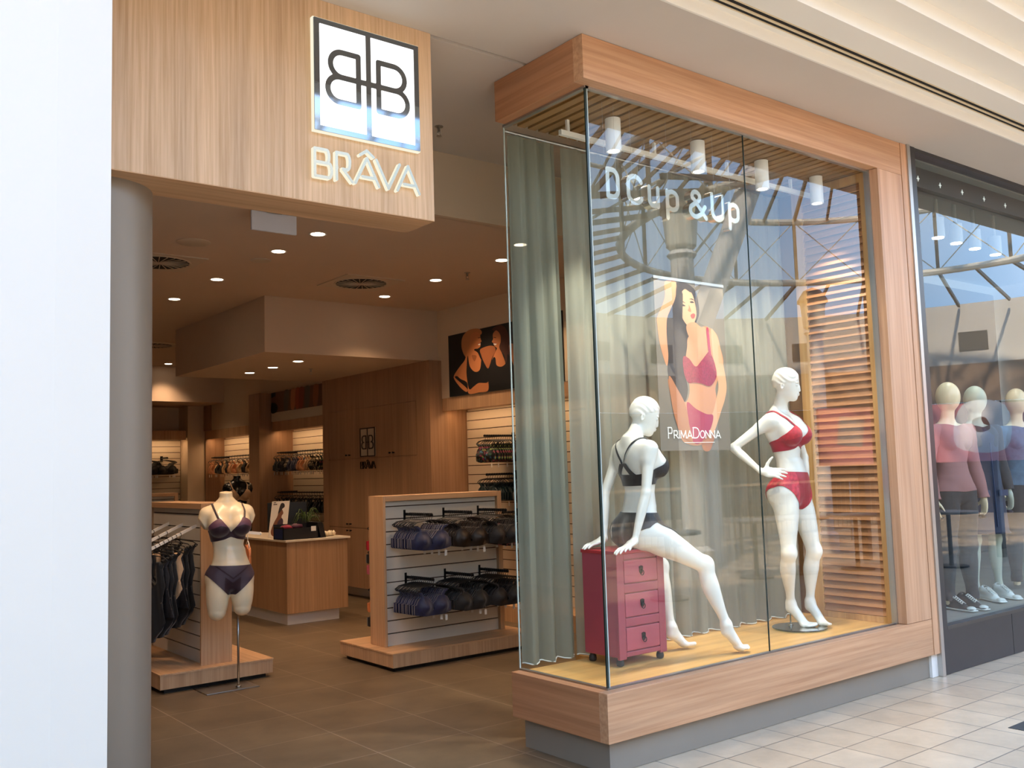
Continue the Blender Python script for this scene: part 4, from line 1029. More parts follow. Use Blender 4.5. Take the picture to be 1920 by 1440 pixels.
# hanging chrome lettering: D Cup & Up
hl = empty('hanging_letters', (.8, .17, 2.9), 'row of chrome three-dimensional letters reading D Cup & Up hung inside the glass', 'lettering')
lwid = .026
GC = {'D': [[(0, 0), (0, 1)], [(0, 1), (.35, 1)] + arc(.45, .72, .45, .28, 90, 0, 6) + arc(.45, .28, .45, .28, 0, -90, 6) + [(0, 0)]],
      'C': [arc(.5, .72, .5, .28, 20, 180, 8) + arc(.5, .28, .5, .28, 180, 340, 8)],
      'u': [[(0, 1), (0, .3)] + arc(.5, .3, .5, .3, 180, 360, 8) + [(1, 1)], [(1, 1), (1, 0)]],
      'p': [[(0, 1), (0, -.5)], [(0, .70)] + arc(.5, .70, .5, .30, 150, 0, 8) + arc(.5, .30, .5, .30, 0, -150, 8) + [(0, .30)]],
      '&': [[(1.1, 0), (.30, .70)] + arc(.45, .80, .26, .20, 200, -20, 9) + [(.62, .66), (.18, .42)] + arc(.38, .24, .34, .24, 140, 300, 9) + [(.75, .12), (1.05, .45)]],
      'U': [[(0, 1), (0, .3)] + arc(.5, .3, .5, .3, 180, 360, 10) + [(1, 1)]]}
H = .150
for c, x, z, w, h in [('D', .305, 2.965, .085, H), ('C', .462, 2.958, .105, H), ('u', .628, 2.962, .070, .105), ('p', .775, 2.962, .085, .105), ('&', .965, 2.950, .130, H), ('U', 1.168, 2.958, .100, H), ('p', 1.328, 2.972, .080, .100)]:
    o = letter(GC[c], x, z, h, w, .165, hl, mat('smoky_polished_letter', '#a09c94', .10, metal=1.0), .050, .028, 'letter', edge=mat('brushed_letter_side', '#cbc5b8', .22, metal=1.0), step=.004)
for x in (.305, .39, .515, .81, 1.03, 1.22, 1.37):
    m_ = MB(); m_.tube([(x, .187, 3.06), (x, .187, 3.50)], .0006, 5); m_.build('wire', alu, hl)
# ------------------------------------------------------------------ inside the shop: lamps first
lampem = emat('warm_downlight_lens', (1.0, .80, .58), 16)
def downlight(x, y, z, label, E=47, aim=(0, 0, -1), spot=105):
    r_ = empty('recessed_downlight', (x, y, z), label, 'light', 'recessed ceiling downlights')
    m_ = MB(); m_.lathe([(.052, z - .001), (.066, z - .003), (.066, z + .001), (.052, z + .001)], (x, y, 0), 28); m_.build('trim_ring', whitem, r_)
    m_ = MB(); m_.lathe([(.0, z - .0015), (.052, z - .0015), (.052, z + .0005), (0, z + .0005)], (x, y, 0), 28); m_.build('lens', lampem, r_)
    ld = bpy.data.lights.new('downlight', 'SPOT'); ld.energy = E; ld.color = (1.0, .66, .40); ld.spot_size = math.radians(spot); ld.spot_blend = .7; ld.shadow_soft_size = .05
    lo = bpy.data.objects.new('downlight', ld); COL.objects.link(lo); lo.location = (x, y, z - .02); lo.rotation_euler = Vector(aim).to_track_quat('-Z', 'Y').to_euler()
for x, y, w in [(-.075, 2.855, 'just behind the sign box, below the blank exit sign'), (-.088, 3.515, 'second back in the left row'), (-.096, 4.80, 'third back in the left row'), (-.101, 5.92, 'fourth back in the left row'),
                (1.656, 2.87, 'beside the far edge of the side glass pane'), (1.638, 3.864, 'in front of the square vent on the right'), (1.644, 4.81, 'behind the square vent on the right'), (1.442, 2.344, 'seen through the side glass above the curtain'),
                (-1.85, 2.9, 'hidden far left, first'), (-1.85, 4.8, 'hidden far left, second'), (-1.6, 7.6, 'hidden far left, third')]:
    if x < -1: 
        ld = bpy.data.lights.new('downlight', 'SPOT'); ld.energy = 50; ld.color = (1.0, .66, .40); ld.spot_size = math.radians(105); ld.spot_blend = .7; ld.shadow_soft_size = .05
        lo = bpy.data.objects.new('downlight', ld); COL.objects.link(lo); lo.location = (x, y, ZC - .02); continue
    downlight(x, y, ZC, 'round warm recessed downlight ' + w)
downlight(1.622, 11.30, ZC, 'round warm recessed downlight far back washing the rear bulkhead', 45)
for x, y, w in [(1.227, 5.936, 'nearest'), (1.226, 6.58, 'middle'), (1.213, 7.20, 'farthest')]:
    downlight(x, y, 2.723, 'round warm downlight in the dropped ceiling, %s of its row of three' % w, 34)
for x, y, z in [(-.2, 8.8, ZC - .03), (1.3, 9.2, ZC - .03), (2.2, 4.4, ZC - .03), (2.2, 3.0, ZC - .03), (-.60, 2.7, ZC - .03)]:
    ld = bpy.data.lights.new('downlight', 'SPOT'); ld.energy = 46 if y != 2.7 else 80; ld.color = (1.0, .66, .40); ld.spot_size = math.radians(100); ld.spot_blend = .7; ld.shadow_soft_size = .05
    lo = bpy.data.objects.new('downlight', ld); COL.objects.link(lo); lo.location = (x, y, z)
# ceiling fittings
ventm = mat('vent_paint', '#c4b39c', .6); ventd = mat('vent_dark', '#15100c', .8)
def vent(x, y, z, label):
    r_ = empty('ceiling_vent', (x, y, z), label, 'vent', 'square ceiling vents with swirl blades')
    m_ = MB(); m_.box(x - .30, x + .30, y - .30, y + .30, z - .008, z); m_.lathe([(.235, z - .012), (.245, z - .014), (.250, z - .008), (.235, z - .008)], (x, y, 0), 40); m_.build('plate', ventm, r_)
    m_ = MB(); m_.lathe([(0, z - .0128), (.234, z - .0128), (.234, z - .0085), (0, z - .0085)], (x, y, 0), 40); m_.build('opening', ventd, r_)
    m_ = MB(); m_.lathe([(0, z - .018), (.03, z - .018), (.03, z - .0130), (0, z - .0130)], (x, y, 0), 16)
    for k in range(24):
        a = 2 * PI * k / 24; m_.obox((x + .03 * math.cos(a), y + .03 * math.sin(a), z - .0148), (x + .232 * math.cos(a + .22), y + .232 * math.sin(a + .22), z - .0148), .006, .004, up=(0, 0, 1))
    m_.build('blades', ventm, r_)
vent(1.09, 4.30, ZC, 'square ceiling vent with swirl blades in front of the dropped ceiling')
vent(-.76, 4.33, ZC, 'square ceiling vent with swirl blades beside the taupe column')
vent(.75, 9.27, ZC, 'square ceiling vent with swirl blades far back left of the dropped ceiling')
for x, y, r, lb in [(-.755, 3.551, .125, 'large round ceiling speaker cover behind the sign box'), (-.079, 3.878, .085, 'small round ceiling cover between two downlights')]:
    m_ = MB(); m_.lathe([(0, ZC - .008), (r - .01, ZC - .008), (r, ZC - .004), (r, ZC), (0, ZC)], (x, y, 0), 32); tag(smooth_angle(m_.build('ceiling_speaker', ventm)), lb, 'speaker')
def sprink(x, y, z, lb):
    m_ = MB(); m_.tube([(x, y, z), (x, y, z - .035)], .009, 10); m_.lathe([(0, z - .004), (.028, z - .004), (.028, z), (0, z)], (x, y, 0), 16)
    for s_ in (-1, 1): m_.tube([(x + s_ * .008, y, z - .035), (x + s_ * .014, y, z - .048), (x, y, z - .062)], .0025, 6)
    m_.lathe([(0, z - .066), (.018, z - .066), (.018, z - .063), (0, z - .063)], (x, y, 0), 14); tag(m_.build('sprinkler_head', steel_br, smooth=False), lb, 'sprinkler')
sprink(.133, 1.53, ZM, 'small metal sprinkler head in the entrance soffit right of the sign')
sprink(1.692, 3.432, ZC, 'small metal sprinkler head in the shop ceiling near the side glass')
sprink(1.678, 6.55, 2.723, 'small metal sprinkler head under the dropped ceiling')
ex = empty('exit_sign', (-.6, 2.45, ZC), 'blank back of a pale exit sign plate hung behind the sign box', 'sign')
m_ = MB(); m_.box(-.765, -.440, 2.44, 2.462, ZC - .145, ZC - .012); m_.build('plate', mat('exit_sign_back', '#cfd0d8', .5), ex, bevel=.006); m_ = MB(); m_.box(-.66, -.55, 2.44, 2.47, ZC - .02, ZC); m_.build('bracket', alu, ex)

# ---- slatwall helper: boards with shadow grooves. plane 'x' (faces -X) or 'y' (faces -Y)
def slats(plane, c, a0, a1, z0, z1, pitch=.10, t=.012, sgn=-1):
    b = MB(); g = MB(); z = z0
    def put(M__, lo, hi, d0, d1):
        e0, e1 = sorted((c + sgn * d0, c + sgn * d1))
        if plane == 'x': M__.box(e0, e1, a0, a1, lo, hi)
        else: M__.box(a0, a1, e0, e1, lo, hi)
    while z < z1 - .005: put(b, z, min(z + pitch - .009, z1), 0, t); z += pitch
    put(g, z0, z1, -.004, .001)
    return b, g
# display bays on the right wall
ledm = emat('warm_led_strip', (1.0, .62, .30), 4.5)
def bay(name, y0, y1, lb, side=True):
    r_ = empty(name, (2.95, y0, 0), lb, 'wall display bay')
    b, g = slats('x', 2.955, y0, y1, .16, 2.16); b.build('slatwall', mat('warm_white_slatwall', '#d6c6ae', .5), r_); g.build('groove_backing', groove, r_)
    m_ = MB(); m_.box(2.62, 2.66, y0, y1, 2.158, 2.298); m_.box(2.66, 2.96, y0, y1, 2.180, 2.298); m_.build('pelmet', oak_h, r_)
    m_ = MB(); m_.box(2.664, 2.690, y0 + .02, y1 - .02, 2.166, 2.179); m_.build('led_strip', ledm, r_)
    m_ = MB(); m_.box(2.60, 2.955, y0, y1, 0, .155); m_.build('base_shelf', oak_h, r_)
    ld = bpy.data.lights.new('led', 'AREA'); ld.shape = 'RECTANGLE'; ld.size = .03; ld.size_y = y1 - y0 - .1; ld.energy = 2.0 * (y1 - y0); ld.color = (1.0, .62, .33)
    lo = bpy.data.objects.new('led', ld); COL.objects.link(lo); lo.location = (2.70, (y0 + y1) / 2, 2.155); lo.rotation_euler = (0, math.radians(-18), 0)
bay('display_bay', 2.0, 5.26, 'slatwall bay with lit oak pelmet on the right wall under the poster of two women')
bay('display_bay', 7.83, 9.74, 'slatwall bay with lit oak pelmet behind the oak storage wall')
bay('display_bay', 10.12, 12.42, 'slatwall bay with lit oak pelmet in the far right corner')
m_ = MB(); m_.box(2.42, 2.96, 9.745, 10.115, 0, 2.722); tag(m_.build('oak_pier', walnut), 'full height oak pier between the two rear slatwall bays', 'pier')
m_ = MB(); m_.box(2.62, 2.96, 12.42, 12.46, 0, 2.722); m_.box(2.600, 2.619, 12.15, 12.46, 2.30, 2.722); m_.build('trim_8', walnut)['kind'] = 'structure'
m_ = MB(); m_.box(2.33, 2.62, 12.46, 12.9, 0, 2.722); m_.build('trim_9', wall_p)['kind'] = 'structure'
# rear bay facing the entrance
rb = empty('display_bay', (1.4, 12.8, 0), 'slatwall bay with lit oak pelmet on the back wall left of the white pier', 'wall display bay')
b, g = slats('y', 12.80, .0, 2.32, .16, 2.16); b.build('slatwall', MATS['warm_white_slatwall'], rb); g.build('groove_backing', groove, rb)
m_ = MB(); m_.box(.0, 2.30, 12.46, 12.50, 2.158, 2.31); m_.box(.0, 2.30, 12.50, 12.85, 2.18, 2.31); m_.build('pelmet', oak_h, rb); m_ = MB(); m_.box(.02, 2.28, 12.51, 12.53, 2.166, 2.179); m_.build('led_strip', ledm, rb)
ld = bpy.data.lights.new('led', 'AREA'); ld.shape = 'RECTANGLE'; ld.size = 2.2; ld.size_y = .03; ld.energy = 5; ld.color = (1.0, .62, .33); lo = bpy.data.objects.new('led', ld); COL.objects.link(lo); lo.location = (1.15, 12.54, 2.15); lo.rotation_euler = (math.radians(15), 0, 0)
# ---- oak storage wall with doors and the emblem
cab = empty('storage_cabinet', (2.7, 6.5, 0), 'full height oak storage wall with small knobs behind the counter', 'cabinet')
CX = 2.472
m_ = MB(); m_.box(CX + .004, 2.965, 5.272, 7.82, .13, 2.722); m_.build('carcass', walnut, cab)
m_ = MB(); m_.box(2.62, 2.965, 5.29, 7.80, 0, .13); m_.build('plinth', whitem, cab)
m_ = MB(); m_.box(CX - .010, CX + .004, 7.655, 7.82, .13, 2.722); m_.box(CX - .010, CX + .004, 5.272, 5.55, .13, 2.722); m_.box(CX - .010, CX + .004, 5.55, 7.655, 2.298, 2.722); m_.build('surround', walnut, cab)
ys = [5.554, 6.077, 6.600, 7.123, 7.651]
for (a, b_) in ((.13, .846), (.850, 1.688), (1.692, 2.295)):
    for i in range(4):
        m_ = MB(); m_.box(CX - .010, CX + .004, ys[i] + .001, ys[i + 1] - .001, a + .001, b_ - .001); d_ = m_.build('door', walnut, cab)
        ky = ys[i + 1] - .04 if i % 2 == 0 else ys[i] + .04
        kz = .812 if a < .5 else (.892 if a < 1 else 1.735)
        m_ = MB(); m_.lathe([(.0, -.028), (.011, -.028), (.012, -.022), (.006, -.014), (.006, 0), (0, 0)], (CX - .010, ky, kz), 12, axis='x'); m_.build('knob', blackm, d_, smooth=True)
logo = empty('wall_emblem', (CX - .02, 6.64, 1.87), 'small dark framed square emblem with BRÂVA lettering on the oak storage wall', 'sign')
tmp = bpy.data.objects.new('t', None)
dk = mat('dark_bronze', '#241a14', .4, metal=.3); pl = mat('pale_emblem_ground', '#b7a894', .5)
def to_x(o, y0, z0, x):    # turn a plate built facing -Y so that it faces -X
    me = o.data
    for v in me.vertices: px, py, pz = v.co; v.co = (x + py, y0 - px, z0 + pz)
    me.update()
k = .63
Bs = B_lines(.055 * k, 1, .122 * k, 0, -.122 * k, .203 * k, .218 * k) + B_lines(-.055 * k, -1, .122 * k, 0, -.122 * k, -.203 * k, -.218 * k) + [[(-.06 * k, 0), (.06 * k, 0)]]
ff = lambda x, z: np.maximum(np.maximum(.012 * k - np.min([seg2(x, z, l) for l in Bs], axis=0), .010 * k - np.abs(x)), np.minimum(np.abs(x) - .262 * k, .01 + 0 * x))
fr_ = lambda x, z: np.minimum(np.maximum(ff(x, z), np.maximum(np.abs(x) - .265 * k, np.abs(z) - .255 * k)), np.minimum(.287 * k - np.abs(x), .277 * k - np.abs(z)))
m_ = shape2(fr_, (-.30 * k, .30 * k, -.30 * k, .30 * k), .0040, .006); o = m_.build('emblem_lines', dk, None, fix=False); to_x(o, 6.64, 1.878, CX - .024); adopt(o, logo)
m_ = MB(); m_.box(CX - .018, CX - .010, 6.64 - .18, 6.64 + .18, 1.878 - .173, 1.878 + .173); m_.build('emblem_plate', pl, logo)
for g_, x_, w_, gp in BR:
    xx = (x_ + 1.0265) * .63
    o = letter(GL[g_], xx, 0, .082, w_ * .63, 0, None, dk, .012, .0062, 'letter', step=.0022); to_x(o, 6.64, 1.563, CX - .022); adopt(o, logo)
# ---- counter
ct = empty('counter', (1.4, 5.9, 0), 'oak service counter with a pale top on a recessed white base', 'counter')
m_ = MB(); m_.prism([(.927, 5.615), (1.612, 5.615), (1.612, 6.6), (1.30, 7.3), (.927, 7.3)], lambda u, v, w: (u, v, .12 + w), .712); m_.build('body', mat('counter_oak', '#b89069', .5, wood=('z', '#a67d57', 1.4)), ct)
m_ = MB(); m_.prism([(.905, 5.590), (1.636, 5.590), (1.636, 6.6), (1.32, 7.33), (.905, 7.33)], lambda u, v, w: (u, v, .834 + w), .020); m_.build('worktop', mat('pale_counter_top', '#dccfb9', .3), ct, bevel=.002)
m_ = MB(); m_.box(.965, 1.545, 5.69, 7.2, 0, .12); m_.build('kickboard', whitem, ct)
TZ = .854
cd_ = empty('display_card', (1.03, 6.1, TZ), 'upright white advertising card with a photograph of a woman on the counter', 'card')
def cfn(u, v, e): return (.945 + u * .20 + v * .07, 6.10 - e + v * .05 + .0, TZ + .008 + v * .375)
P_ = Print(cfn, []); P_.put([(0, 0), (1, 0), (1, 1), (0, 1)], mat('card_stock', '#e6ddcf', .5), False)
P_.put([(.30, .02), (.85, .02), (.80, .28), (.62, .55), (.70, .66), (.58, .78), (.42, .74), (.38, .58), (.22, .40), (.10, .15)], mat('printed_brown_skin', '#7a4b33', .6))
P_.put([(.40, .66), (.50, .92), (.68, .93), (.74, .84), (.62, .78), (.52, .70)], hairm); P_.put([(.42, .40), (.62, .52), (.74, .44), (.70, .30), (.50, .28)], mat('printed_dark_print', '#3d2a3a', .6)); P_.put([(.45, .05), (.85, .05), (.82, .18), (.5, .2)], MATS['printed_dark_print'])
P_.put([(.08, .90), (.30, .90), (.30, .925), (.08, .925)], hairm, False); P_.put([(.08, .95), (.22, .95), (.22, .97), (.08, .97)], hairm, False); P_.build('printed_face', cd_)
m_ = MB(); m_.add([cfn(u, v, e) for e in (-.004, -.0005) for u, v in ((0, 0), (1, 0), (1, 1), (0, 1))], [(0, 1, 2, 3), (4, 7, 6, 5), (0, 4, 5, 1), (1, 5, 6, 2), (2, 6, 7, 3), (3, 7, 4, 0)]); m_.build('backing', MATS['card_stock'], cd_)
m_ = MB(); m_.obox((1.06, 6.17, TZ + .30), (1.10, 6.28, TZ + .002), .05, .003); m_.build('strut', MATS['card_stock'], cd_)
mo = empty('monitor', (1.33, 6.38, TZ), 'black till monitor turned away behind the lingerie box on the counter', 'monitor')
m_ = MB(); m_.obox((1.10, 6.47, 1.065), (1.50, 6.33, 1.065), .018, .30); m_.build('screen', black, mo, bevel=.004); m_ = MB(); m_.obox((1.31, 6.42, TZ + .01), (1.30, 6.42, 1.02), .05, .03); m_.box(1.20, 1.42, 6.36, 6.52, TZ, TZ + .012); m_.build('stand', black, mo)
bx = empty('display_box', (1.12, 5.78, TZ), 'low black box of lingerie at the front corner of the counter', 'box')
m_ = MB(); A_ = (.90, 5.70); 
m_.box(.915, 1.30, 5.66, 5.664, TZ, TZ + .115); m_.box(.915, 1.30, 5.90, 5.904, TZ, TZ + .15); m_.box(.915, .919, 5.66, 5.90, TZ, TZ + .13); m_.box(1.296, 1.30, 5.66, 5.90, TZ, TZ + .13); m_.box(.915, 1.30, 5.66, 5.90, TZ, TZ + .004); m_.build('tray', mat('black_card', '#0f0f14', .6), bx)
m_ = MB(); m_.box(.9135, .915, 5.68, 5.88, TZ + .01, TZ + .11); m_.build('side_print', mat('blue_print', '#1d2c57', .5), bx)
m_ = MB(); m_.box(1.22, 1.275, 5.657, 5.6595, TZ + .075, TZ + .125); m_.build('price_card', mat('white_card', '#efece6', .5), bx)
m_ = MB(); m_.prism([(1.302, 5.66), (1.37, 5.68), (1.34, 5.88), (1.302, 5.90)], lambda u, v, w: (u - w * .25 + .03, v, TZ + w), .16); m_.build('folded_lid', MATS['black_card'], bx)
m_ = MB(); r0 = np.random.RandomState(3)
heap = [mat('plum_lace', '#4a1a34', .6), mat('black_cloth', '#131115', .6), mat('crimson_lace', '#8e1f3c', .6), mat('navy_cloth', '#1a2146', .6)]
for i in range(9):
    m_ = MB(); cx_, cy_ = .95 + r0.rand() * .31, 5.69 + r0.rand() * .17; m_.ball((cx_, cy_, TZ + .10 + r0.rand() * .03), .045 + r0.rand() * .02, .04, .028, 10, 6)
    for k in range(len(m_.v)): m_.v[k] = tuple(np.array(m_.v[k]) + (r0.rand(3) - .5) * .012)
    tag(m_.build('folded_lingerie', heap[i % 4], smooth=True), 'folded piece of lingerie heaped in the black box on the counter', 'lingerie', 'folded lingerie in the counter box')
m_ = MB(); ph = np.linspace(0, 2 * PI, 60)
m_.tube([(1.50 + (.045 + .008 * math.sin(9 * t)) * math.cos(t), 5.80 + (.035 + .006 * math.cos(7 * t)) * math.sin(t), TZ + .030 + .012 * math.sin(11 * t)) for t in ph], .020, 8, cap=False); m_.tube([(1.45, 5.80, TZ + .008), (1.38, 5.78, TZ + .008), (1.33, 5.76, TZ + .008)], .007, 6)
tag(m_.build('scrunchie', mat('cream_satin', '#e7d7b8', .45), smooth=True), 'small cream ruched cloth band lying on the right end of the counter', 'scrunchie')
pt = empty('potted_plant', (1.50, 6.35, TZ), 'trailing green plant in a dark pot at the back of the counter', 'plant')
m_ = MB(); m_.lathe([(.0, 0), (.05, 0), (.065, .11), (.058, .11), (0, .10)], (1.50, 6.35, TZ), 20); m_.build('pot', black, pt, smooth=False)
m_ = MB(); rr = np.random.RandomState(4)
for i in range(34):
    a = rr.rand() * 2 * PI; L = .08 + .11 * rr.rand(); h = .12 + .12 * rr.rand(); p = [(1.50 + L * t * math.cos(a), 6.35 + L * t * math.sin(a), TZ + .10 + h * math.sin(min(t * 2.2, 2.9)) * (1 if t < .75 else .9) - .10 * t * t) for t in np.linspace(0, 1, 7)]
    m_.tube(p, .004, 4, rads=[.003, .005, .006, .006, .005, .003, .001])
m_.build('leaves', mat('leaf_green', '#3f5222', .5), pt, smooth=True)
# ---- freestanding slatwall unit (gondola): built along X, facing -Y and +Y
def gondola(x0, x1, yc, label, swap=None, baseover=.10):
    """swap: None, or a rotation (cx, cy) putting it along Y"""
    r_ = empty('display_gondola', (0, 0, 0), label, 'display stand')
    hy = .092
    m_ = MB(); m_.box(x0 - baseover, x1 + baseover, yc - .37, yc + .47, .030, .135); m_.build('base', oak_h, r_, bevel=.002)
    m_ = MB(); m_.box(x0 - baseover - .004, x1 + baseover + .004, yc - .374, yc + .474, .125, .137); m_.build('base_top', oak_x, r_, bevel=.001)
    m_ = MB(); m_.box(x0 - baseover + .04, x1 + baseover - .04, yc - .33, yc + .43, 0, .030); m_.build('recessed_foot', black, r_)
    for a, b_ in ((x0, x0 + .022), (x1 - .045, x1)):
        m_ = MB(); m_.box(a, b_, yc - hy, yc + hy + .05, .137, 1.318); m_.build('end_panel', oak_h, r_, bevel=.0015)
    m_ = MB(); m_.box(x0 + .022, x1 - .045, yc - hy, yc + hy + .05, 1.275, 1.318); m_.build('top_rail', oak_e, r_, bevel=.0015)
    b, g = slats('y', yc - hy + .045, x0 + .022, x1 - .045, .137, 1.272); b.build('slatwall', slat_w, r_); g.build('groove_backing', groove, r_)
    b, g = slats('y', yc + hy + .005, x0 + .022, x1 - .045, .137, 1.272, sgn=1); b.build('slatwall', slat_w, r_); g.build('groove_backing', groove, r_)
    return r_
gondola(.627, 1.810, 3.270, 'white slatwall display stand framed in oak hung with navy and black bras')
g2 = gondola(-.62, .62, 0, 'white slatwall display stand framed in oak behind the torso mannequin'); g2.rotation_euler = (0, 0, PI / 2); g2.location = (-.555, 4.185, 0)
g3 = gondola(.0, 1.30, 10.0, 'empty oak framed slatwall display stand standing at the very back left')
# ------------------------------------------------------------------ garments on hangers
navy = mat('navy_satin', '#161c46', .5, sheen=.3, noise=(30, .35)); blackg = mat('black_jersey', '#0d0d10', .6, sheen=.2, noise=(25, .3)); brownc = mat('dark_brown_satin', '#21150f', .42, noise=(12, .3)); charc = mat('charcoal_lace', '#1f1d21', .6, noise=(60, .5)); nude = mat('nude_satin', '#c98f68', .42, noise=(8, .15)); nudel = mat('pale_nude', '#d6b189', .5, noise=(10, .15)); peach = mat('peach_satin', '#cf7f4f', .38, noise=(8, .2))
def printm(name, base, cols, sc):
    M = bpy.data.materials.new(name); M.use_nodes = True; nt = M.node_tree; N = nt.nodes; L = nt.links; b = N['Principled BSDF']; b.inputs['Roughness'].default_value = .55
    t = N.new('ShaderNodeTexCoord'); v = N.new('ShaderNodeTexVoronoi'); v.inputs['Scale'].default_value = sc; L.new(t.outputs['Object'], v.inputs['Vector'])
    nz2 = N.new('ShaderNodeTexNoise'); nz2.inputs['Scale'].default_value = sc * .8; L.new(t.outputs['Object'], nz2.inputs['Vector'])
    s = N.new('ShaderNodeSeparateColor'); L.new(v.outputs['Color'], s.inputs[0]); r = N.new('ShaderNodeValToRGB'); L.new(s.outputs[0], r.inputs[0]); r.color_ramp.interpolation = 'CONSTANT'
    e = r.color_ramp.elements; e[0].color = lin(base); e[1].position = .45; e[1].color = lin(cols[0])
    for i, c in enumerate(cols[1:]): q_ = e.new(.45 + .55 * (i + 1) / len(cols)); q_.color = lin(c)
    L.new(r.outputs[0], b.inputs['Base Color']); return M
tropic = printm('tropical_print', '#0c1512', ['#1f4a3a', '#0c1512', '#7a2744', '#0e1a18', '#2a5a78', '#7a8a4a'], 55)
floral = printm('pink_floral_print', '#17100f', ['#8a4a55', '#17100f', '#a78b84', '#1c1210'], 60)
mono = printm('cream_black_print', '#131211', ['#cbb795', '#131211', '#8a7a62'], 60)
teal = mat('deep_teal_satin', '#0b2023', .4, noise=(12, .3))
tagw = mat('white_swing_tag', '#e9e6df', .5); hangm = mat('clear_hanger', '#c9a88f', .2)
def proto(name): 
    o = empty(name, (0, 0, 0)); return o
def hanger(w, parent, M_=black, hook=.055):
    m_ = MB(); m_.tube([(0, 0, -hook)] + [(.017 * math.cos(a), 0, -.017 + .017 * math.sin(a)) for a in np.linspace(-PI / 2 + .4, PI + .2, 10)], .0022, 5, cap=False)
    m_.tube([(-w / 2, 0, -hook - .035), (-w * .38, 0, -hook - .012), (-.02, 0, -hook + .002), (.02, 0, -hook + .002), (w * .38, 0, -hook - .012), (w / 2, 0, -hook - .035)], .0040, 6)
    for s_ in (-1, 1): m_.tube([(s_ * w / 2, 0, -hook - .035), (s_ * (w / 2 - .02), 0, -hook - .050), (s_ * (w / 2 - .05), 0, -hook - .040)], .0035, 5)
    return m_.build('hanger', M_, parent, smooth=True)
def bra(M_, seed=0, w=.33, hang=black, tagside=1, wide=1.0, drop=.115):
    """a bra clipped to a hanger; front towards -Y, hook at the origin"""
    root = proto('hanging_bra'); hanger(w, root, hang); r = np.random.RandomState(seed)
    V, F = grid2(-.20, .20, -.36, -.07, .0075); x, z = V[:, 0], V[:, 2]; cz = -.095 - drop
    cups = .078 - np.hypot(np.abs(x) - .080, (z - cz) * 1.05); band = np.minimum(.022 - np.abs(z - (cz - .055) - .18 * np.clip(np.abs(x) - .08, 0, 1)), .172 - np.abs(x)); wing = np.minimum(.036 - np.abs(z - cz + .02 - .0 * x), np.minimum(np.abs(x) - .10, .178 - np.abs(x)))
    neckl = (cz + .012 + np.abs(x) * 1.15) - z; cups = np.minimum(cups, neckl)
    st = .0075 - seg2(np.abs(x), z, [(.088, cz + .06), (.11, cz + .10), (w / 2 - .022, -.10)])
    f = np.max([cups, band, wing, st], axis=0); V, F, _ = clip(V, F, f)
    g = np.exp(-(((np.abs(V[:, 0]) - .08) / .048) ** 2 + ((V[:, 2] - cz + .008) / .05) ** 2)); V[:, 1] = -.050 * g - .004 + .006 * np.sin(V[:, 0] * 40 + seed) * (np.abs(V[:, 0]) > .1)
    V2, fs = extrude_sheet(V, F, np.array([0, .004, 0])); V2[len(V):, 1] += .012 * (1 - g)
    mesh_obj('cups', V2, fs, M_, root)
    m_ = MB(); t0 = cz - .07; m_.box(tagside * .12 - .011, tagside * .12 + .011, -.012, -.0108, t0 - .058, t0 - .015); m_.tube([(tagside * .12, -.0115, t0 - .015), (tagside * .12, -.006, t0 + .03)], .0008, 4); m_.build('swing_tag', tagw, root)
    return root
def suit(M_, L=.62, w=.34, style='suit', hang=black, seed=0):
    """a longer garment: strappy top or bodysuit, front towards -Y"""
    root = proto('hanging_bodysuit' if style == 'suit' else 'hanging_slip'); hanger(w, root, hang)
    V, F = grid2(-.20, .20, -.10 - L, -.07, .010); x, z = V[:, 0], V[:, 2]; t = (-.10 - z) / L; ax = np.abs(x)
    wid = np.interp(t, [0, .12, .3, .5, .75, 1], [.10, .125, .145, .12, .155, .15] if style == 'suit' else [.10, .12, .14, .13, .15, .18])
    body = np.minimum(wid - ax, np.minimum(t - (.13 - .6 * np.clip(.09 - ax, 0, .09) * -1), 1.0) if False else wid - ax)
    neck = z - (-.10 - L * .24 + 0) ; nk = np.where(ax < .075, (-.10 - .22 + np.clip(ax, 0, 1) * .9) - z, .05); body = np.minimum(body, nk)
    body = np.minimum(body, -.10 - z)
    if style == 'suit': body = np.minimum(body, (z + .10 + L) - np.clip(ax - .025, 0, 1) * 1.15)
    st = .008 - seg2(ax, z, [(.105, -.16), (w / 2 - .03, -.09)])
    f = np.maximum(body, st); V, F, _ = clip(V, F, f)
    puff = np.sqrt(np.clip(wid[0] * 0 + .13 - np.abs(V[:, 0]), 0, .13) / .13) * .022; fold = .006 * np.sin(V[:, 0] * 60 + seed + V[:, 2] * 8)
    V[:, 1] = -puff + fold; V2, fs = extrude_sheet(V, F, np.array([0, .0, 0])); V2[len(V):, 1] = puff + fold + .003
    mesh_obj('cloth', V2, fs, M_, root)
    m_ = MB(); m_.box(-.13, -.09, -.031, -.0295, -.36, -.28); m_.box(-.122, -.098, -.032, -.031, -.335, -.295); m_.build('swing_tag', tagw, root)
    return root
PROTO = {}
def use(key, maker, loc, rz, label, group):
    """the first use moves the built piece itself, later ones copy it with its parts"""
    if key not in PROTO:
        r_ = maker(); PROTO[key] = [r_, False]; r_.location = loc; r_.rotation_euler = (0, 0, rz)
        r_['label'] = label; r_['category'] = 'clothing'; r_['group'] = group; return r_
    r_ = dup(PROTO[key][0], loc, rz, label, group); return r_
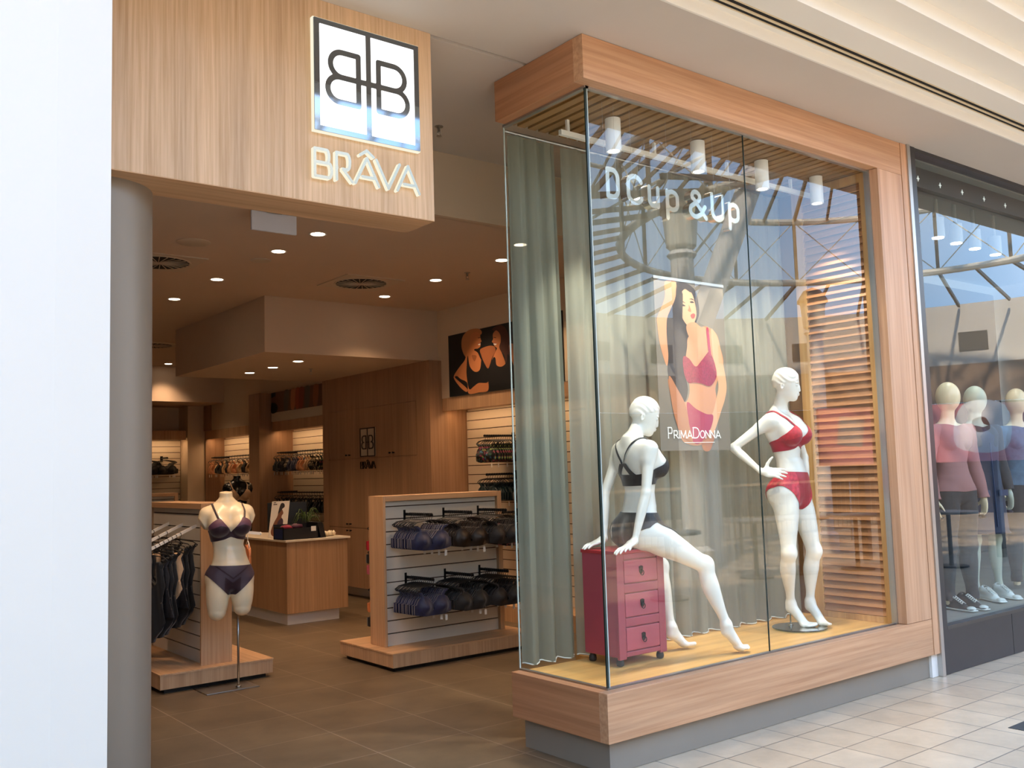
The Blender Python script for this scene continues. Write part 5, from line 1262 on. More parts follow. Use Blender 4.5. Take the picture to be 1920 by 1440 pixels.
def arm(p0, p1, label, M_=whitem, plate=True, r=.006, nrmv=None):
    root = empty('rail_arm', p0, label, 'rail arm', 'metal arms that carry hangers'); m_ = MB(); m_.obox(p0, p1, .011, .022); m_.ball(p1, .010, .010, .013, 8, 6); m_.build('rod', M_, root)
    d = Vector(p1) - Vector(p0); d.z = 0; d.normalize(); q_ = Vector(p0) + d * .002; m_ = MB(); l = Vector((-d.y, d.x, 0)) * .022
    m_.add([tuple(q_ + l * a + Vector((0, 0, b)) + d * c) for c in (0, .005) for b in (-.055, .035) for a in (-1, 1)], [(0, 1, 3, 2), (4, 6, 7, 5), (0, 4, 5, 1), (2, 3, 7, 6), (0, 2, 6, 4), (1, 5, 7, 3)]); m_.build('back_plate', blackm, root)
rj = np.random.RandomState(11)
def cluster(key, maker, p0, p1, n, rz, lab_front, lab_rest, group, jz=.006, t0=.12, t1=.97):
    p0, p1 = Vector(p0), Vector(p1)
    for i in range(n):
        t = t0 + (t1 - t0) * i / max(1, n - 1); p = p0.lerp(p1, t); last = i == n - 1
        o = use(key, maker, (p.x, p.y, p.z + .012), rz + (rj.rand() - .5) * .16, lab_front if last else lab_rest, group)
        if not last and i % 4 and o is not PROTO[key][0]:
            for c in list(o.children):
                if c.name.startswith('swing_tag'): bpy.data.objects.remove(c)
# -- the near stand: three arms above, three below, facing the entrance
rowsG = [(.90, 1.165, navy, 'navy', 'navy lace'), (1.26, 1.165, brownc, 'brown', 'dark brown moulded'), (1.62, 1.165, charc, 'charcoal', 'charcoal and floral')]
for lvl, zz in (('upper', 1.165), ('lower', .662)):
    for i, (x, pos) in enumerate(((.875, 'left'), (1.255, 'middle'), (1.61, 'right'))):
        arm((x - .02, 3.218, zz), (x + .01, 2.87, zz), 'metal arm on the near slatwall stand, %s row %s' % (lvl, pos), M_=blackm)
        M_, nm, dn = [(navy, 'navy', 'navy lace bra'), (brownc, 'brown', 'dark moulded bra') if lvl == 'upper' else (blackg, 'blk', 'plain black bra'), (charc, 'charc', 'charcoal lace bra')][i]
        cluster('bra_' + nm, (lambda M_=M_: bra(M_, seed=len(PROTO))), (x - .01, 3.20, zz), (x + .01, 2.87, zz), 12, 0,
                'front %s on the %s row %s arm of the near slatwall stand' % (dn, lvl, pos), '%s behind the front one, %s row %s arm of the near stand' % (dn, lvl, pos), '%ss on the %s %s arm of the near stand' % (dn, lvl, pos))
cluster('bra_floral', lambda: bra(floral, 5), (1.83, 3.16, 1.13), (1.80, 2.98, 1.13), 4, -.5, 'front pink floral bra at the right edge of the near stand', 'pink floral bra behind the front one at the right edge of the near stand', 'pink floral bras on the near stand')
# -- garments on the far side of the near stand that peep past its left edge
for key, M_, z, lb in (('bra_red', mat('scarlet_lace', '#a8152e', .5), 1.13, 'scarlet bra hung on the far side of the near stand'), ('bra_blk', blackg, 1.02, 'black bra hung below the scarlet one on the far side of the near stand'), ('bra_pink', mat('rose_satin', '#b85a6e', .5), .93, 'rose pink bra lowest on the far side of the near stand'), ('bra_peach', peach, .62, 'peach satin bra low on the far side of the near stand'), ('bra_blk', blackg, .50, 'black bra lowest of all on the far side of the near stand')):
    use(key, (lambda M_=M_: bra(M_, 2)), (.93, 3.68, z), PI, lb, 'garments on the far side of the near stand')
m_ = MB(); m_.tube([(.93, 3.42, .52), (.93, 3.72, .52)], .006, 8); m_.tube([(.93, 3.42, 1.14), (.93, 3.72, 1.14)], .006, 8); m_.tube([(.93, 3.70, .50), (.93, 3.70, 1.15)], .004, 8); tag(m_.build('garment_rail', alu), 'slim metal frame on the far side of the near stand holding stacked bras', 'rail')
# -- the left stand: white sloping arms with black bodysuits
for i, (y, w) in enumerate(((3.75, 'nearest'), (4.055, 'second'), (4.377, 'third'))):
    p0, p1 = (-.652, y, 1.155), (-1.06, y - .06, .985); arm(p0, p1, 'white sloping metal arm on the left stand, %s of three' % w)
    a0 = Vector(p0); a1 = Vector(p1)
    items = [(.36, 'suit_blk'), (.44, 'suit_blk'), (.52, 'slip_char'), (.60, 'suit_nude'), (.68, 'suit_blk'), (.76, 'suit_blk'), (.84, 'slip_char'), (.92, 'suit_blk')]
    for j, (t, k_) in enumerate(items):
        if i and j % 2: continue
        p = a0.lerp(a1, t); col = {'suit_blk': 'black bodysuit', 'slip_char': 'charcoal slip top', 'suit_nude': 'nude bodysuit'}[k_]
        mk_ = {'suit_blk': lambda: suit(blackg, .58), 'slip_char': lambda: suit(charc, .42, style='slip'), 'suit_nude': lambda: suit(nudel, .40)}[k_]
        use(k_, mk_, (p.x, p.y, p.z + .012), -PI / 2 + .5 + (rj.rand() - .5) * .2, '%s %s from the slatwall on the %s sloping arm' % (col, ['first', 'second', 'third', 'fourth', 'fifth', 'sixth', 'seventh', 'last'][j], w), 'garments on the %s sloping arm of the left stand' % w)
use('slip_peach', lambda: suit(peach, .30, .22, 'slip', hang=whitem), (-.36, 3.72, 1.08), PI / 2 - .5, 'peach satin slip on a white hanger behind the torso mannequin', 'peach slips behind the torso mannequin')
use('slip_peach', None, (-.28, 3.70, 1.06), PI / 2 - .3, 'second peach satin slip on a white hanger, nearer the counter', 'peach slips behind the torso mannequin')
arm((-.46, 3.74, 1.10), (-.18, 3.69, 1.06), 'white metal arm on the counter side of the left stand')
# -- right wall bay
for y, zz, key, M_, n, lb in ((4.42, 1.852, 'bra_tropic', tropic, 12, 'tropical print bra'), (3.80, 1.852, 'bra_blk', blackg, 8, 'plain black bra'), (4.40, 1.455, 'bra_teal', teal, 11, 'deep teal bra'), (3.80, 1.455, 'bra_blk', blackg, 8, 'plain black bra'), (4.40, 1.06, 'bra_blk', blackg, 6, 'plain black bra')):
    row = {1.852: 'top', 1.455: 'middle', 1.06: 'lower'}[zz]; side = 'left' if y > 4.2 else 'right'
    arm((2.942, y, zz), (2.56, y, zz), 'metal arm on the right wall bay, %s row %s' % (row, side), M_=blackm)
    cluster(key, (lambda M_=M_: bra(M_, 3)), (2.93, y, zz), (2.56, y, zz), n, -PI / 2, 'front %s on the %s row %s arm of the right wall bay' % (lb, row, side), '%s behind the front one, %s row %s arm of the right wall bay' % (lb, row, side), '%ss on the %s %s arm of the right wall bay' % (lb, row, side))
# -- rear bays: hanging rails along the wall
def rail(x, y0, y1, z, lb):
    r_ = empty('hanging_rail', (x, y0, z), lb, 'rail'); m_ = MB(); m_.tube([(x, y0, z), (x, y1, z)], .010, 8); m_.build('bar', blackm, r_)
    for y in (y0 + .1, y1 - .1): m_ = MB(); m_.obox((x, y, z), (2.945, y, z), .01, .03); m_.build('bracket', blackm, r_)
rail(2.68, 8.0, 9.70, 1.845, 'black hanging rail in the bay behind the counter, upper'); rail(2.68, 8.0, 9.70, 1.27, 'black hanging rail in the bay behind the counter, lower'); rail(2.68, 10.2, 12.3, 1.845, 'black hanging rail in the far right bay')
seq = [('bra_blk', blackg), ('bra_charc', charc), ('bra_mono', mono), ('bra_navy', navy), ('bra_navy', navy), ('bra_nude', nude), ('bra_nudel', nudel), ('bra_mono', mono), ('bra_mono', mono), ('bra_tropic', tropic)]
names = {'bra_blk': 'black', 'bra_charc': 'charcoal', 'bra_mono': 'cream and black print', 'bra_navy': 'navy', 'bra_nude': 'nude', 'bra_nudel': 'pale nude', 'bra_tropic': 'tropical print', 'bra_teal': 'deep teal'}
for i in range(20):
    k_, M_ = seq[(i // 2) % 10]; y = 9.64 - i * .078
    use(k_, (lambda M_=M_: bra(M_, 4)), (2.68, y, 1.857), -PI / 2 - 1.0 + rj.rand() * .3, '%s bra on the upper rail of the bay behind the counter' % names[k_], '%s bras on the upper rail behind the counter' % names[k_])
for i in range(20):
    k_ = ['bra_blk', 'bra_charc', 'bra_teal', 'bra_blk'][i % 4]; use(k_, None, (2.68, 9.60 - i * .078, 1.282), -PI / 2 - 1.0 + rj.rand() * .3, '%s bra on the lower rail of the bay behind the counter' % names[k_], '%s bras on the lower rail behind the counter' % names[k_])
for i in range(18):
    k_ = ['bra_nude', 'bra_nude', 'bra_nudel', 'bra_blk', 'bra_charc', 'bra_nudel', 'bra_blk', 'bra_nude', 'bra_nudel'][i % 9]; use(k_, None, (2.68, 12.2 - i * .112, 1.857), -PI / 2 - 1.0 + rj.rand() * .3, '%s bra on the rail of the far right bay' % names[k_], '%s bras on the far right bay rail' % names[k_])
arm((2.0, 12.78, 1.862), (1.98, 12.42, 1.862), 'metal arm on the back wall bay', M_=blackm)
arm((1.72, 12.78, 1.862), (1.70, 12.42, 1.862), 'metal arm on the back wall bay, left one', M_=blackm)
cluster('bra_blk', None, (2.0, 12.76, 1.862), (1.98, 12.42, 1.862), 7, 0, 'front black bra on the back wall bay beside the white pier', 'black bra behind the front one on the back wall bay beside the white pier', 'black bras on the back wall bay')
cluster('bra_charc', None, (1.72, 12.76, 1.862), (1.70, 12.42, 1.862), 7, 0, 'front charcoal bra on the back wall bay next to the column', 'charcoal bra behind the front one on the back wall bay next to the column', 'charcoal bras on the back wall bay')
# -- black torso form with a nude bra, far back
src = [o for o in COL.objects if o.name.startswith('torso_mannequin')][0]
r_ = dup(src, (src.location.x + 2.33, src.location.y + 5.55, .13), None, 'black headless torso mannequin in a pale nude bra standing far back behind the counter'); r_['category'] = 'mannequin'; r_.rotation_euler = (0, 0, 0)
for c in r_.children:
    c.data = c.data.copy(); nm = c.name.split('.')[0]; c.data.materials.clear(); M_ = {'body': manq_k, 'bra': nudel, 'strap': nudel, 'briefs': blackg}.get(nm, steel_br)
    c.data.materials.append(M_); c.data.materials.append(M_)
m_ = MB(); m_.lathe([(0, 0), (.17, 0), (.17, .13), (0, .13)], (1.73, 8.82, 0), 28); tag(m_.build('round_plinth', white_p), 'low round white plinth under the black torso mannequin', 'plinth')
# ------------------------------------------------------------------ wall pictures
navp = mat('printed_black_vest', '#0e0f13', .6); groundp = mat('printed_near_black_ground', '#0b0f12', .55); blond = mat('printed_blond_hair', '#b5794a', .6); brun = mat('printed_brown_hair', '#4a2a22', .6); sk_a = mat('printed_warm_skin', '#c07a4c', .6); sk_b = mat('printed_warm_skin_shade', '#9a5d38', .6)
def wall_print(name, y0, y1, z0, z1, x, label, ground):
    r_ = empty(name, (x, (y0 + y1) / 2, z0), label, 'poster'); m_ = MB(); m_.box(x - .012, x, y1, y0, z0, z1); m_.build('sheet', ground, r_)
    return r_, (lambda u, v, e: (x - .0125 - e, y0 + (y1 - y0) * u, z0 + (z1 - z0) * v))
r1, f1 = wall_print('wall_poster', 5.097, 3.20, 2.305, 2.975, 2.619, 'dark wall poster of two laughing women in black sports tops above the right bay', groundp)
P = Print(f1, [])
def w1(pts): return [((px - 1230) / 870.0, 1 - (py - (305 - (px - 1230) * .222)) / (505.0 - (px - 1230) * .1 * 0 + (px - 1230) * .14)) for px, py in pts]
P.put(w1([(1390, 268), (1440, 245), (1500, 248), (1512, 290), (1440, 330), (1420, 400), (1400, 490), (1368, 470), (1345, 400), (1352, 320)]), blond)
P.put(w1([(1400, 420), (1470, 440), (1500, 500), (1530, 560), (1548, 640), (1555, 770), (1480, 785), (1395, 790), (1385, 700), (1330, 665), (1300, 640), (1285, 655), (1380, 745), (1375, 775), (1330, 740), (1278, 670), (1275, 630), (1330, 555), (1370, 505)]), sk_a)
P.put(w1([(1432, 285), (1480, 272), (1500, 300), (1506, 335), (1512, 352), (1503, 362), (1502, 392), (1480, 412), (1450, 420), (1462, 470), (1415, 480), (1412, 400), (1418, 330)]), sk_a)
P.put(w1([(1500, 420), (1570, 392), (1612, 400), (1620, 440), (1590, 500), (1560, 585), (1530, 540), (1505, 470)]), sk_b)
P.put(w1([(1598, 250), (1650, 215), (1695, 235), (1722, 300), (1732, 400), (1738, 540), (1700, 575), (1688, 480), (1660, 440), (1640, 380), (1640, 300), (1620, 270)]), brun)
P.put(w1([(1608, 282), (1632, 262), (1660, 300), (1662, 360), (1650, 410), (1672, 470), (1690, 570), (1600, 600), (1590, 520), (1622, 440), (1632, 415), (1612, 395), (1606, 372), (1594, 358), (1604, 335), (1602, 305)]), sk_a)
P.put(w1([(1725, 390), (1765, 388), (1800, 440), (1815, 520), (1830, 640), (1828, 722), (1775, 742), (1760, 600), (1735, 500)]), sk_a)
P.put(w1([(1396, 470), (1410, 560), (1450, 608), (1492, 592), (1508, 505), (1524, 530), (1548, 600), (1555, 700), (1480, 705), (1440, 730), (1400, 752), (1382, 640), (1384, 560)]), navp)
P.put(w1([(1562, 590), (1600, 500), (1618, 500), (1625, 560), (1665, 575), (1700, 540), (1712, 470), (1735, 520), (1752, 650), (1752, 745), (1660, 728), (1570, 745), (1556, 660)]), navp)
lp = MATS['printed_lips']
P.put(w1([(1484, 320), (1502, 316), (1504, 321), (1486, 325)]), brun); P.put(w1([(1482, 306), (1503, 300), (1504, 304), (1484, 310)]), blond)
P.put(w1([(1484, 372), (1502, 368), (1500, 382), (1488, 384)]), inkw); P.put(w1([(1482, 370), (1502, 365), (1503, 369), (1484, 374)]), lp)
P.put(w1([(1610, 318), (1628, 322), (1626, 327), (1610, 323)]), brun); P.put(w1([(1608, 372), (1630, 374), (1624, 388), (1610, 384)]), inkw); P.put(w1([(1607, 368), (1631, 371), (1630, 375), (1608, 373)]), lp)
P.put(w1([(1765, 520), (1800, 500), (1808, 560), (1790, 545), (1785, 565), (1772, 548)]), sk_b)
P.put(w1([(1430, 470), (1470, 475), (1450, 520)]), sk_b)
P.build('printed_picture', r1)
m_ = MB()
for i, (a, b_, c) in enumerate(((.60, .72, .86), (.62, .70, .80), (.59, .73, .74))):
    n_ = 7 - i
    for k in range(n_): u0 = .685 + (k) * .030; m_.add([f1(u0 + du, c + dv, .0015) for du, dv in ((0, 0), (.018, 0), (.018, .022), (0, .022))], [(0, 1, 2, 3)])
m_.build('small_print', inkw, r1, fix=False)
m_ = MB()
for u0 in (.635, .652):
    m_.add([f1(u0 + du, .885 + dv, .0015) for du, dv in ((0, 0), (.010, .0), (.012, .03), (.004, .055), (.002, .03))], [(0, 1, 2, 3, 4)])
m_.build('quotation_mark', inkw, r1, fix=False)
wb2 = mat('white_poster_border', '#d9cdb9', .6)
m_ = MB(); m_.box(2.606, 2.619, 7.83, 9.735, 2.302, 2.72); m_.build('trim_10', wb2)['kind'] = 'structure'
r2, f2 = wall_print('wall_poster', 9.70, 7.85, 2.43, 2.722, 2.604, 'brown wall poster of four standing women cropped at the waist above the rear bay', mat('printed_brown_ground', '#6e4a35', .6))
P = Print(f2, [])
P.put([(0, .0), (.09, .0), (.12, .25), (.08, .45), (.02, .5), (0, .45)], groundp); P.put([(0, .75), (.08, .8), (.08, 1), (0, 1)], groundp, False)
for u0, M_ in ((.24, mat('printed_grey_jersey', '#5d5148', .6)), (.36, sk_a), (.44, mat('printed_orange_legs', '#a34a25', .6)), (.50, mat('printed_rust', '#8a3a20', .6)), (.60, MATS['printed_grey_jersey']), (.74, sk_b)):
    P.put([(u0, .05), (u0 + .05, .02), (u0 + .075, .4), (u0 + .085, .8), (u0 + .075, 1), (u0 + .01, 1), (u0 - .005, .7), (u0 - .01, .35)], M_)
P.build('printed_picture', r2)
# ------------------------------------------------------------------ the mall opposite: what the glass and mirrors reflect
steelw = mat('cream_painted_steel', '#d9d2bf', .5); steelb = mat('bronze_painted_steel', '#8a7a66', .5, metal=.2); opw = mat('opposite_wall_white', '#cfc9bd', .7, noise=(.6, .06)); opb = mat('opposite_band_brown', '#8a7462', .7); opd = mat('opposite_shop_dark', '#3a332d', .5, noise=(.8, .3)); opl = mat('opposite_recess', '#6d675e', .7)
def vpt(b, D, z):    # a place seen in the glass at bearing b (degrees) and distance D
    b = math.radians(b); return (-3.275 + D * math.cos(b), .166 + 3.494 - D * math.sin(b), z)
opp = empty('wall_opposite', (0, -10.5, 0), kind='structure')
m_ = MB(); m_.box(-14, 9.0, -10.9, -10.5, 4.3, 6.3); m_.build('upper_wall', opw, opp)
m_ = MB(); m_.box(-14, 9.0, -10.85, -10.45, 3.3, 4.3); m_.build('fascia_band', opb, opp)
m_ = MB(); m_.box(-14, 9.0, -11.6, -11.2, 0, 3.4); m_.build('shop_fronts', opd, opp)
m_ = MB()
for x in (-13, -8.5, -4, .5, 5, 8.8): m_.box(x - .35, x + .35, -11.2, -10.6, 0, 3.3)
m_.build('shop_piers', opw, opp)
m_ = MB()
for x in np.arange(-13, 9, 2.2): m_.box(x, x + .55, -10.49, -10.47, 4.75, 5.35)
m_.build('wall_recesses', opl, opp)
lt = emat('opposite_shop_lights', (1.0, .85, .65), 3.0)
m_ = MB()
for x in np.arange(-12, 8.5, 1.5): m_.box(x, x + .9, -11.15, -11.10, 2.75, 2.85)
m_.build('shop_light_strips', lt, opp)
m_ = MB(); m_.box(-14.2, -14, -11, 0, 0, 6.3); m_.build('end_wall', opw, opp)
# curved wall under the lantern
cxA, cyA = vpt(30, 20, 0)[:2]; RA = 8.0
cw = MB(); cb = MB(); cdk = MB(); rec = MB()
A0, A1, NA = -160, 42, 40
for i in range(NA):
    a, b_ = [math.radians(A0 + (A1 - A0) * k / NA) for k in (i, i + 1)]
    p, q_ = [(cxA + RA * math.cos(t), cyA + RA * math.sin(t)) for t in (a, b_)]
    if min(p[1], q_[1]) > -1.5 and p[0] < 12: continue
    def wal(M__, z0, z1, off=0, pp=p, qq=q_):
        o0 = ((RA + off) / RA); P0 = [(cxA + (x - cxA) * o0, cyA + (y - cyA) * o0) for x, y in (pp, qq)]
        P1 = [(cxA + (x - cxA) * (o0 + .03), cyA + (y - cyA) * (o0 + .03)) for x, y in (pp, qq)]
        M__.prism([P0[0], P0[1], P1[1], P1[0]], lambda u, v, w: (u, v, z0 + w), z1 - z0)
    wal(cw, 3.9, 5.5); wal(cb, 2.9, 3.9, -.05); wal(cdk, 0, 2.9, .3)
    if i % 3 == 1: wal(rec, 4.25, 4.75, -.02)
cc = empty('wall_rotunda', (cxA, cyA, 0), kind='structure'); cw.build('upper_wall', opw, cc); cb.build('fascia_band', opb, cc); cdk.build('shop_fronts', opd, cc); rec.build('wall_recesses', opl, cc)
# lantern: two ring tubes, posts, cross bracing, cone rafters
lan = empty('roof_lantern', (cxA, cyA, 5.9), kind='structure'); RL = 5.2; z1_, z2_ = 5.95, 7.5; NL = 20
def ringp(r, z, n=NL, k=None): return [(cxA + r * math.cos(2 * PI * i / n), cyA + r * math.sin(2 * PI * i / n), z) for i in range(n + 1)]
m_ = MB(); m_.tube(ringp(RL, z1_, 60), .085, 8, cap=False); m_.tube(ringp(RL, z2_, 60), .085, 8, cap=False); m_.tube(ringp(2.4, 9.6, 40), .07, 8, cap=False); m_.build('ring_tubes', steelw, lan)
m_ = MB(); lo_, hi_ = ringp(RL, z1_), ringp(RL, z2_); top = ringp(2.4, 9.6); out = ringp(RA - .1, 5.45)
for i in range(NL):
    m_.tube([lo_[i], hi_[i]], .045, 6); m_.obox(hi_[i], top[i], .06, .10); m_.obox(lo_[i], out[i], .06, .09)
    m0 = [(hi_[i][k] + hi_[i + 1][k]) / 2 for k in range(3)]; t0 = [(top[i][k] + top[i + 1][k]) / 2 for k in range(3)]; l0 = [(lo_[i][k] + lo_[i + 1][k]) / 2 for k in range(3)]; q0 = [(out[i][k] + out[i + 1][k]) / 2 for k in range(3)]
    m_.obox(m0, t0, .05, .08); m_.obox(l0, q0, .05, .08)
m_.build('rafters', steelb, lan)
m_ = MB()
for i in range(NL): m_.tube([lo_[i], hi_[i + 1]], .014, 5); m_.tube([hi_[i], lo_[i + 1]], .014, 5)
m_.build('cross_bracing', steelw, lan)
# glazed roof over the mall between the two shop rows
rf = empty('roof_glazing', (0, -6, 6), kind='structure')
m_ = MB()
for x in np.arange(-13.5, 9.3, .95):
    m_.obox((x, -10.6, 6.3), (x, -5.6, 8.9), .05, .12); m_.obox((x, -5.6, 8.9), (x, -1.3, 5.85), .05, .12)
m_.build('rafters', steelb, rf)
m_ = MB()
for y, z, r in ((-10.4, 6.4, .07), (-8.9, 7.15, .045), (-7.2, 8.0, .045), (-5.6, 8.85, .09), (-3.4, 7.35, .045), (-1.5, 5.95, .07)): m_.tube([(-14, y, z - .1), (9.2, y, z - .1)], r, 8)
m_.build('purlins', steelw, rf)
m_ = MB()
for x in np.arange(-13.5, 9.3, 3.8): m_.tube([(x, -10.4, 6.2), (x + 1.9, -5.6, 8.0)], .03, 6); m_.tube([(x + 3.8, -10.4, 6.2), (x + 1.9, -5.6, 8.0)], .03, 6); m_.tube([(x + 1.9, -5.6, 8.0), (x + 1.9, -5.6, 8.8)], .03, 6)
m_.build('ties', steelw, rf)
# big bolted strut, lamp columns, balustrade, advertising kiosk, benches
st = empty('roof_strut', (0, 0, 0), 'tall white bolted steel box strut across the mall', 'strut')
a_, b_ = vpt(40.6, 15.0, 3.6), vpt(35.6, 16.0, 7.2); m_ = MB(); m_.obox(a_, b_, .34, .26); m_.obox(a_, (a_[0], a_[1], 0), .3, .3); m_.build('beam', whitem, st)
m_ = MB()
for k in range(7):
    t = .08 + k * .14; p = Vector(a_).lerp(Vector(b_), t); m_.ball(tuple(p), .07, .20, .07, 4, 2)
m_.build('bolts', steel_br, st)
def lamp_post(b, D, lb, k=1.0):
    x, y, _ = vpt(b, D, 0); r_ = empty('lamp_column', (x, y, 0), lb, 'lamp column')
    L_ = lambda pr: [(r * k, h * k) for r, h in pr]
    m_ = MB(); m_.lathe(L_([(.20, 0), (.20, .3), (.13, .35), (.13, 3.55), (.17, 3.6), (.13, 3.65)]), (x, y, 0), 28); m_.build('shaft', whitem, r_)
    m_ = MB(); m_.lathe(L_([(.12, 3.65), (.17, 3.7), (.20, 4.05), (.22, 4.1)]), (x, y, 0), 28); m_.build('lantern', mat('lantern_glass', '#e8e2d0', .3), r_); m_ = MB(); m_.lathe(L_([(.25, 4.1), (.24, 4.15), (.14, 4.3), (.0, 4.36)]), (x, y, 0), 28); m_.build('hood', steelb, r_)
lamp_post(41.4, 13.0, 'white lamp column nearer the shop across the mall', 1.2); lamp_post(34.1, 16.5, 'white lamp column farther along the mall')
bl = empty('balustrade', (9, -6.6, 0), 'timber topped balustrade with thin uprights round the floor opening', 'balustrade')
m_ = MB(); m_.obox((1.5, -6.6, 1.12), (15, -6.6, 1.12), .07, .04); m_.build('handrail', mat('rail_timber', '#c9a678', .4), bl); m_ = MB(); m_.obox((1.5, -6.6, .25), (15, -6.6, .25), .04, .04)
for x in np.arange(1.5, 15, .14): m_.tube([(x, -6.6, .25), (x, -6.6, 1.1)], .007, 4, cap=False)
for x in np.arange(1.5, 15, 1.6): m_.tube([(x, -6.6, 0), (x, -6.6, 1.1)], .025, 6, cap=False)
m_.build('uprights', steel_br, bl)
ki = empty('advertising_screen', vpt(29, 15, 0), 'wide pink advertising hoarding across the mall', 'hoarding')
pinkp = mat('hoarding_pink', '#d98a90', .5); c0, c1 = Vector(vpt(34.2, 15.2, 0)), Vector(vpt(23.5, 16.2, 0)); dv = (c1 - c0); nv = Vector((-dv.y, dv.x, 0)).normalized()
def kf(u, v, e): p = c0 + dv * u + nv * (-e); return (p.x, p.y, 1.42 + v * .85)
m_ = MB(); m_.obox((c0.x, c0.y, 1.84), (c1.x, c1.y, 1.84), .12, .86, up=(0, 0, 1)); m_.build('panel', pinkp, ki)
nv2 = nv if (Vector((-3.2, 3.6, 0)) - c0).dot(nv) > 0 else -nv
def kf2(u, v, e): p = c0 + dv * u + nv2 * (.062 + e); return (p.x, p.y, 1.42 + v * .85)
P = Print(kf2, []); P.put([(.08, .35), (.2, .3), (.22, .8), (.10, .85)], mat('hoarding_grey', '#a9a5a3', .5), False); P.put([(.28, .1), (.42, .2), (.40, .7), (.30, .6)], mat('hoarding_orange', '#c8643c', .5)); P.put([(.62, .25), (.85, .2), (.86, .95), (.66, .98)], mat('hoarding_white', '#e9e2e0', .5)); P.put([(.72, .5), (.78, .55), (.76, .75), (.70, .7)], mat('hoarding_brown', '#7b4a3a', .5)); P.build('printed_picture', ki)
for x in (.2, .5, .8): p = c0 + dv * x; m_ = MB(); m_.box(p.x - .05, p.x + .05, p.y - .05, p.y + .05, 0, 1.42); m_.build('post', black, ki)
for i, (b, D) in enumerate(((38, 13), (35.5, 13.5), (32.5, 14), (43, 11), (28, 14.5))):
    x, y, _ = vpt(b, D, 0); r_ = empty('cafe_table', (x, y, 0), 'round pale cafe table across the mall, number %d from the shop' % (i + 1), 'table', 'cafe tables across the mall')
    m_ = MB(); m_.lathe([(0, .72), (.38, .72), (.38, .75), (0, .75)], (x, y, 0), 28); m_.build('tabletop', mat('cafe_table_laminate', '#8b8378', .5), r_); m_ = MB(); m_.tube([(x, y, 0), (x, y, .72)], .03, 8); m_.lathe([(0, 0), (.22, 0), (.22, .02), (0, .02)], (x, y, 0), 20); m_.build('pedestal', black, r_)
# ------------------------------------------------------------------ the neighbouring display window
denim = mat('faded_denim', '#4d6a86', .7, noise=(20, .2)); indigo = mat('indigo_denim', '#16243f', .7, noise=(20, .2)); jeans = mat('charcoal_jeans', '#2c2f35', .7, noise=(20, .25)); whc = mat('white_canvas', '#dfe3dc', .6); blc = mat('black_canvas', '#1b1b1e', .6); rub = mat('white_rubber', '#e4e6dd', .45); pinkt = mat('dusty_pink_cotton', '#9a6a68', .7)
def sneaker(heel, toe, M_, z, label, lace=True):
    h_ = np.array([*heel, 0.]); t_ = np.array([*toe, 0.]); d = nrm(t_ - h_); l = np.cross([0, 0, 1.], d); L = np.linalg.norm(t_ - h_)
    r_ = empty('sneaker', (h_[0], h_[1], z), label, 'shoe', 'sneakers in the neighbouring window')
    up = np.array([0, 0, 1.]); g = lambda a, b, c: h_ + d * a * L + l * b + up * (z + c)
    F = Fig(); F.add(s_loft(g(.06, 0, .022), g(.92, 0, .018), l, [(0, .034, .026), (.3, .036, .030), (.6, .044, .024), (.85, .043, .018), (1, .036, .014)], cap=.03), 0)
    F.add(s_cone(g(.10, 0, .05), g(.14, 0, .085), .030, .032), .02); F.add(s_cone(g(.2, 0, .085), g(.62, 0, .040), .030, .026), .03)
    cut = g(.16, 0, .097); F.add(s_ell(cut, np.stack([l, d, up]), (.028, .040, .022)), .004, '-')
    V, Q = polygonize(F.p, np.minimum(h_, t_) - .07 + up * z, np.maximum(h_, t_) + .07 + up * (z + .13), .005, 8); V = V.copy(); V[:, 2] = np.maximum(V[:, 2], z + .012); mesh_obj('upper', V, Q, M_, r_)
    F = Fig(); F.add(s_loft(g(.05, 0, .013), g(.93, 0, .013), l, [(0, .038, .013), (.3, .040, .013), (.6, .049, .013), (.85, .047, .013), (1, .038, .013)], cap=.034), 0)
    V, Q = polygonize(F.p, np.minimum(h_, t_) - .07 + up * (z - .02), np.maximum(h_, t_) + .07 + up * (z + .05), .005, 8); V = V.copy(); V[:, 2] = np.clip(V[:, 2], z + .001, z + .024); mesh_obj('sole', V, Q, rub, r_)
    m_ = MB(); m_.ball(tuple(g(.90, 0, .024)), .036, .036, .020, 14, 8); m_.build('toe_cap', rub, r_, smooth=True)
    m_ = MB()
    for i in range(6):
        a = .36 + i * .055; zz = .112 - i * .0085; m_.tube([tuple(g(a, -.022, zz - .012)), tuple(g(a + .02, 0, zz)), tuple(g(a + .04, .022, zz - .014))], .0028, 5); m_.tube([tuple(g(a, .022, zz - .012)), tuple(g(a + .02, 0, zz + .001)), tuple(g(a + .04, -.022, zz - .014))], .0028, 5)
    m_.build('laces', rub, r_, smooth=True)
NZ = .300
sneaker((4.150, .500), (4.075, .215), blc, NZ, 'black canvas sneaker with white laces, nearer the dark window frame'); sneaker((4.290, .455), (4.205, .185), blc, NZ, 'black canvas sneaker with white laces, second from the dark window frame')
sneaker((4.800, .520), (4.660, .270), whc, NZ, 'white canvas sneaker on the left foot position behind the black pair'); sneaker((5.030, .520), (4.900, .250), whc, NZ, 'white canvas sneaker cut by the right edge of the photo')
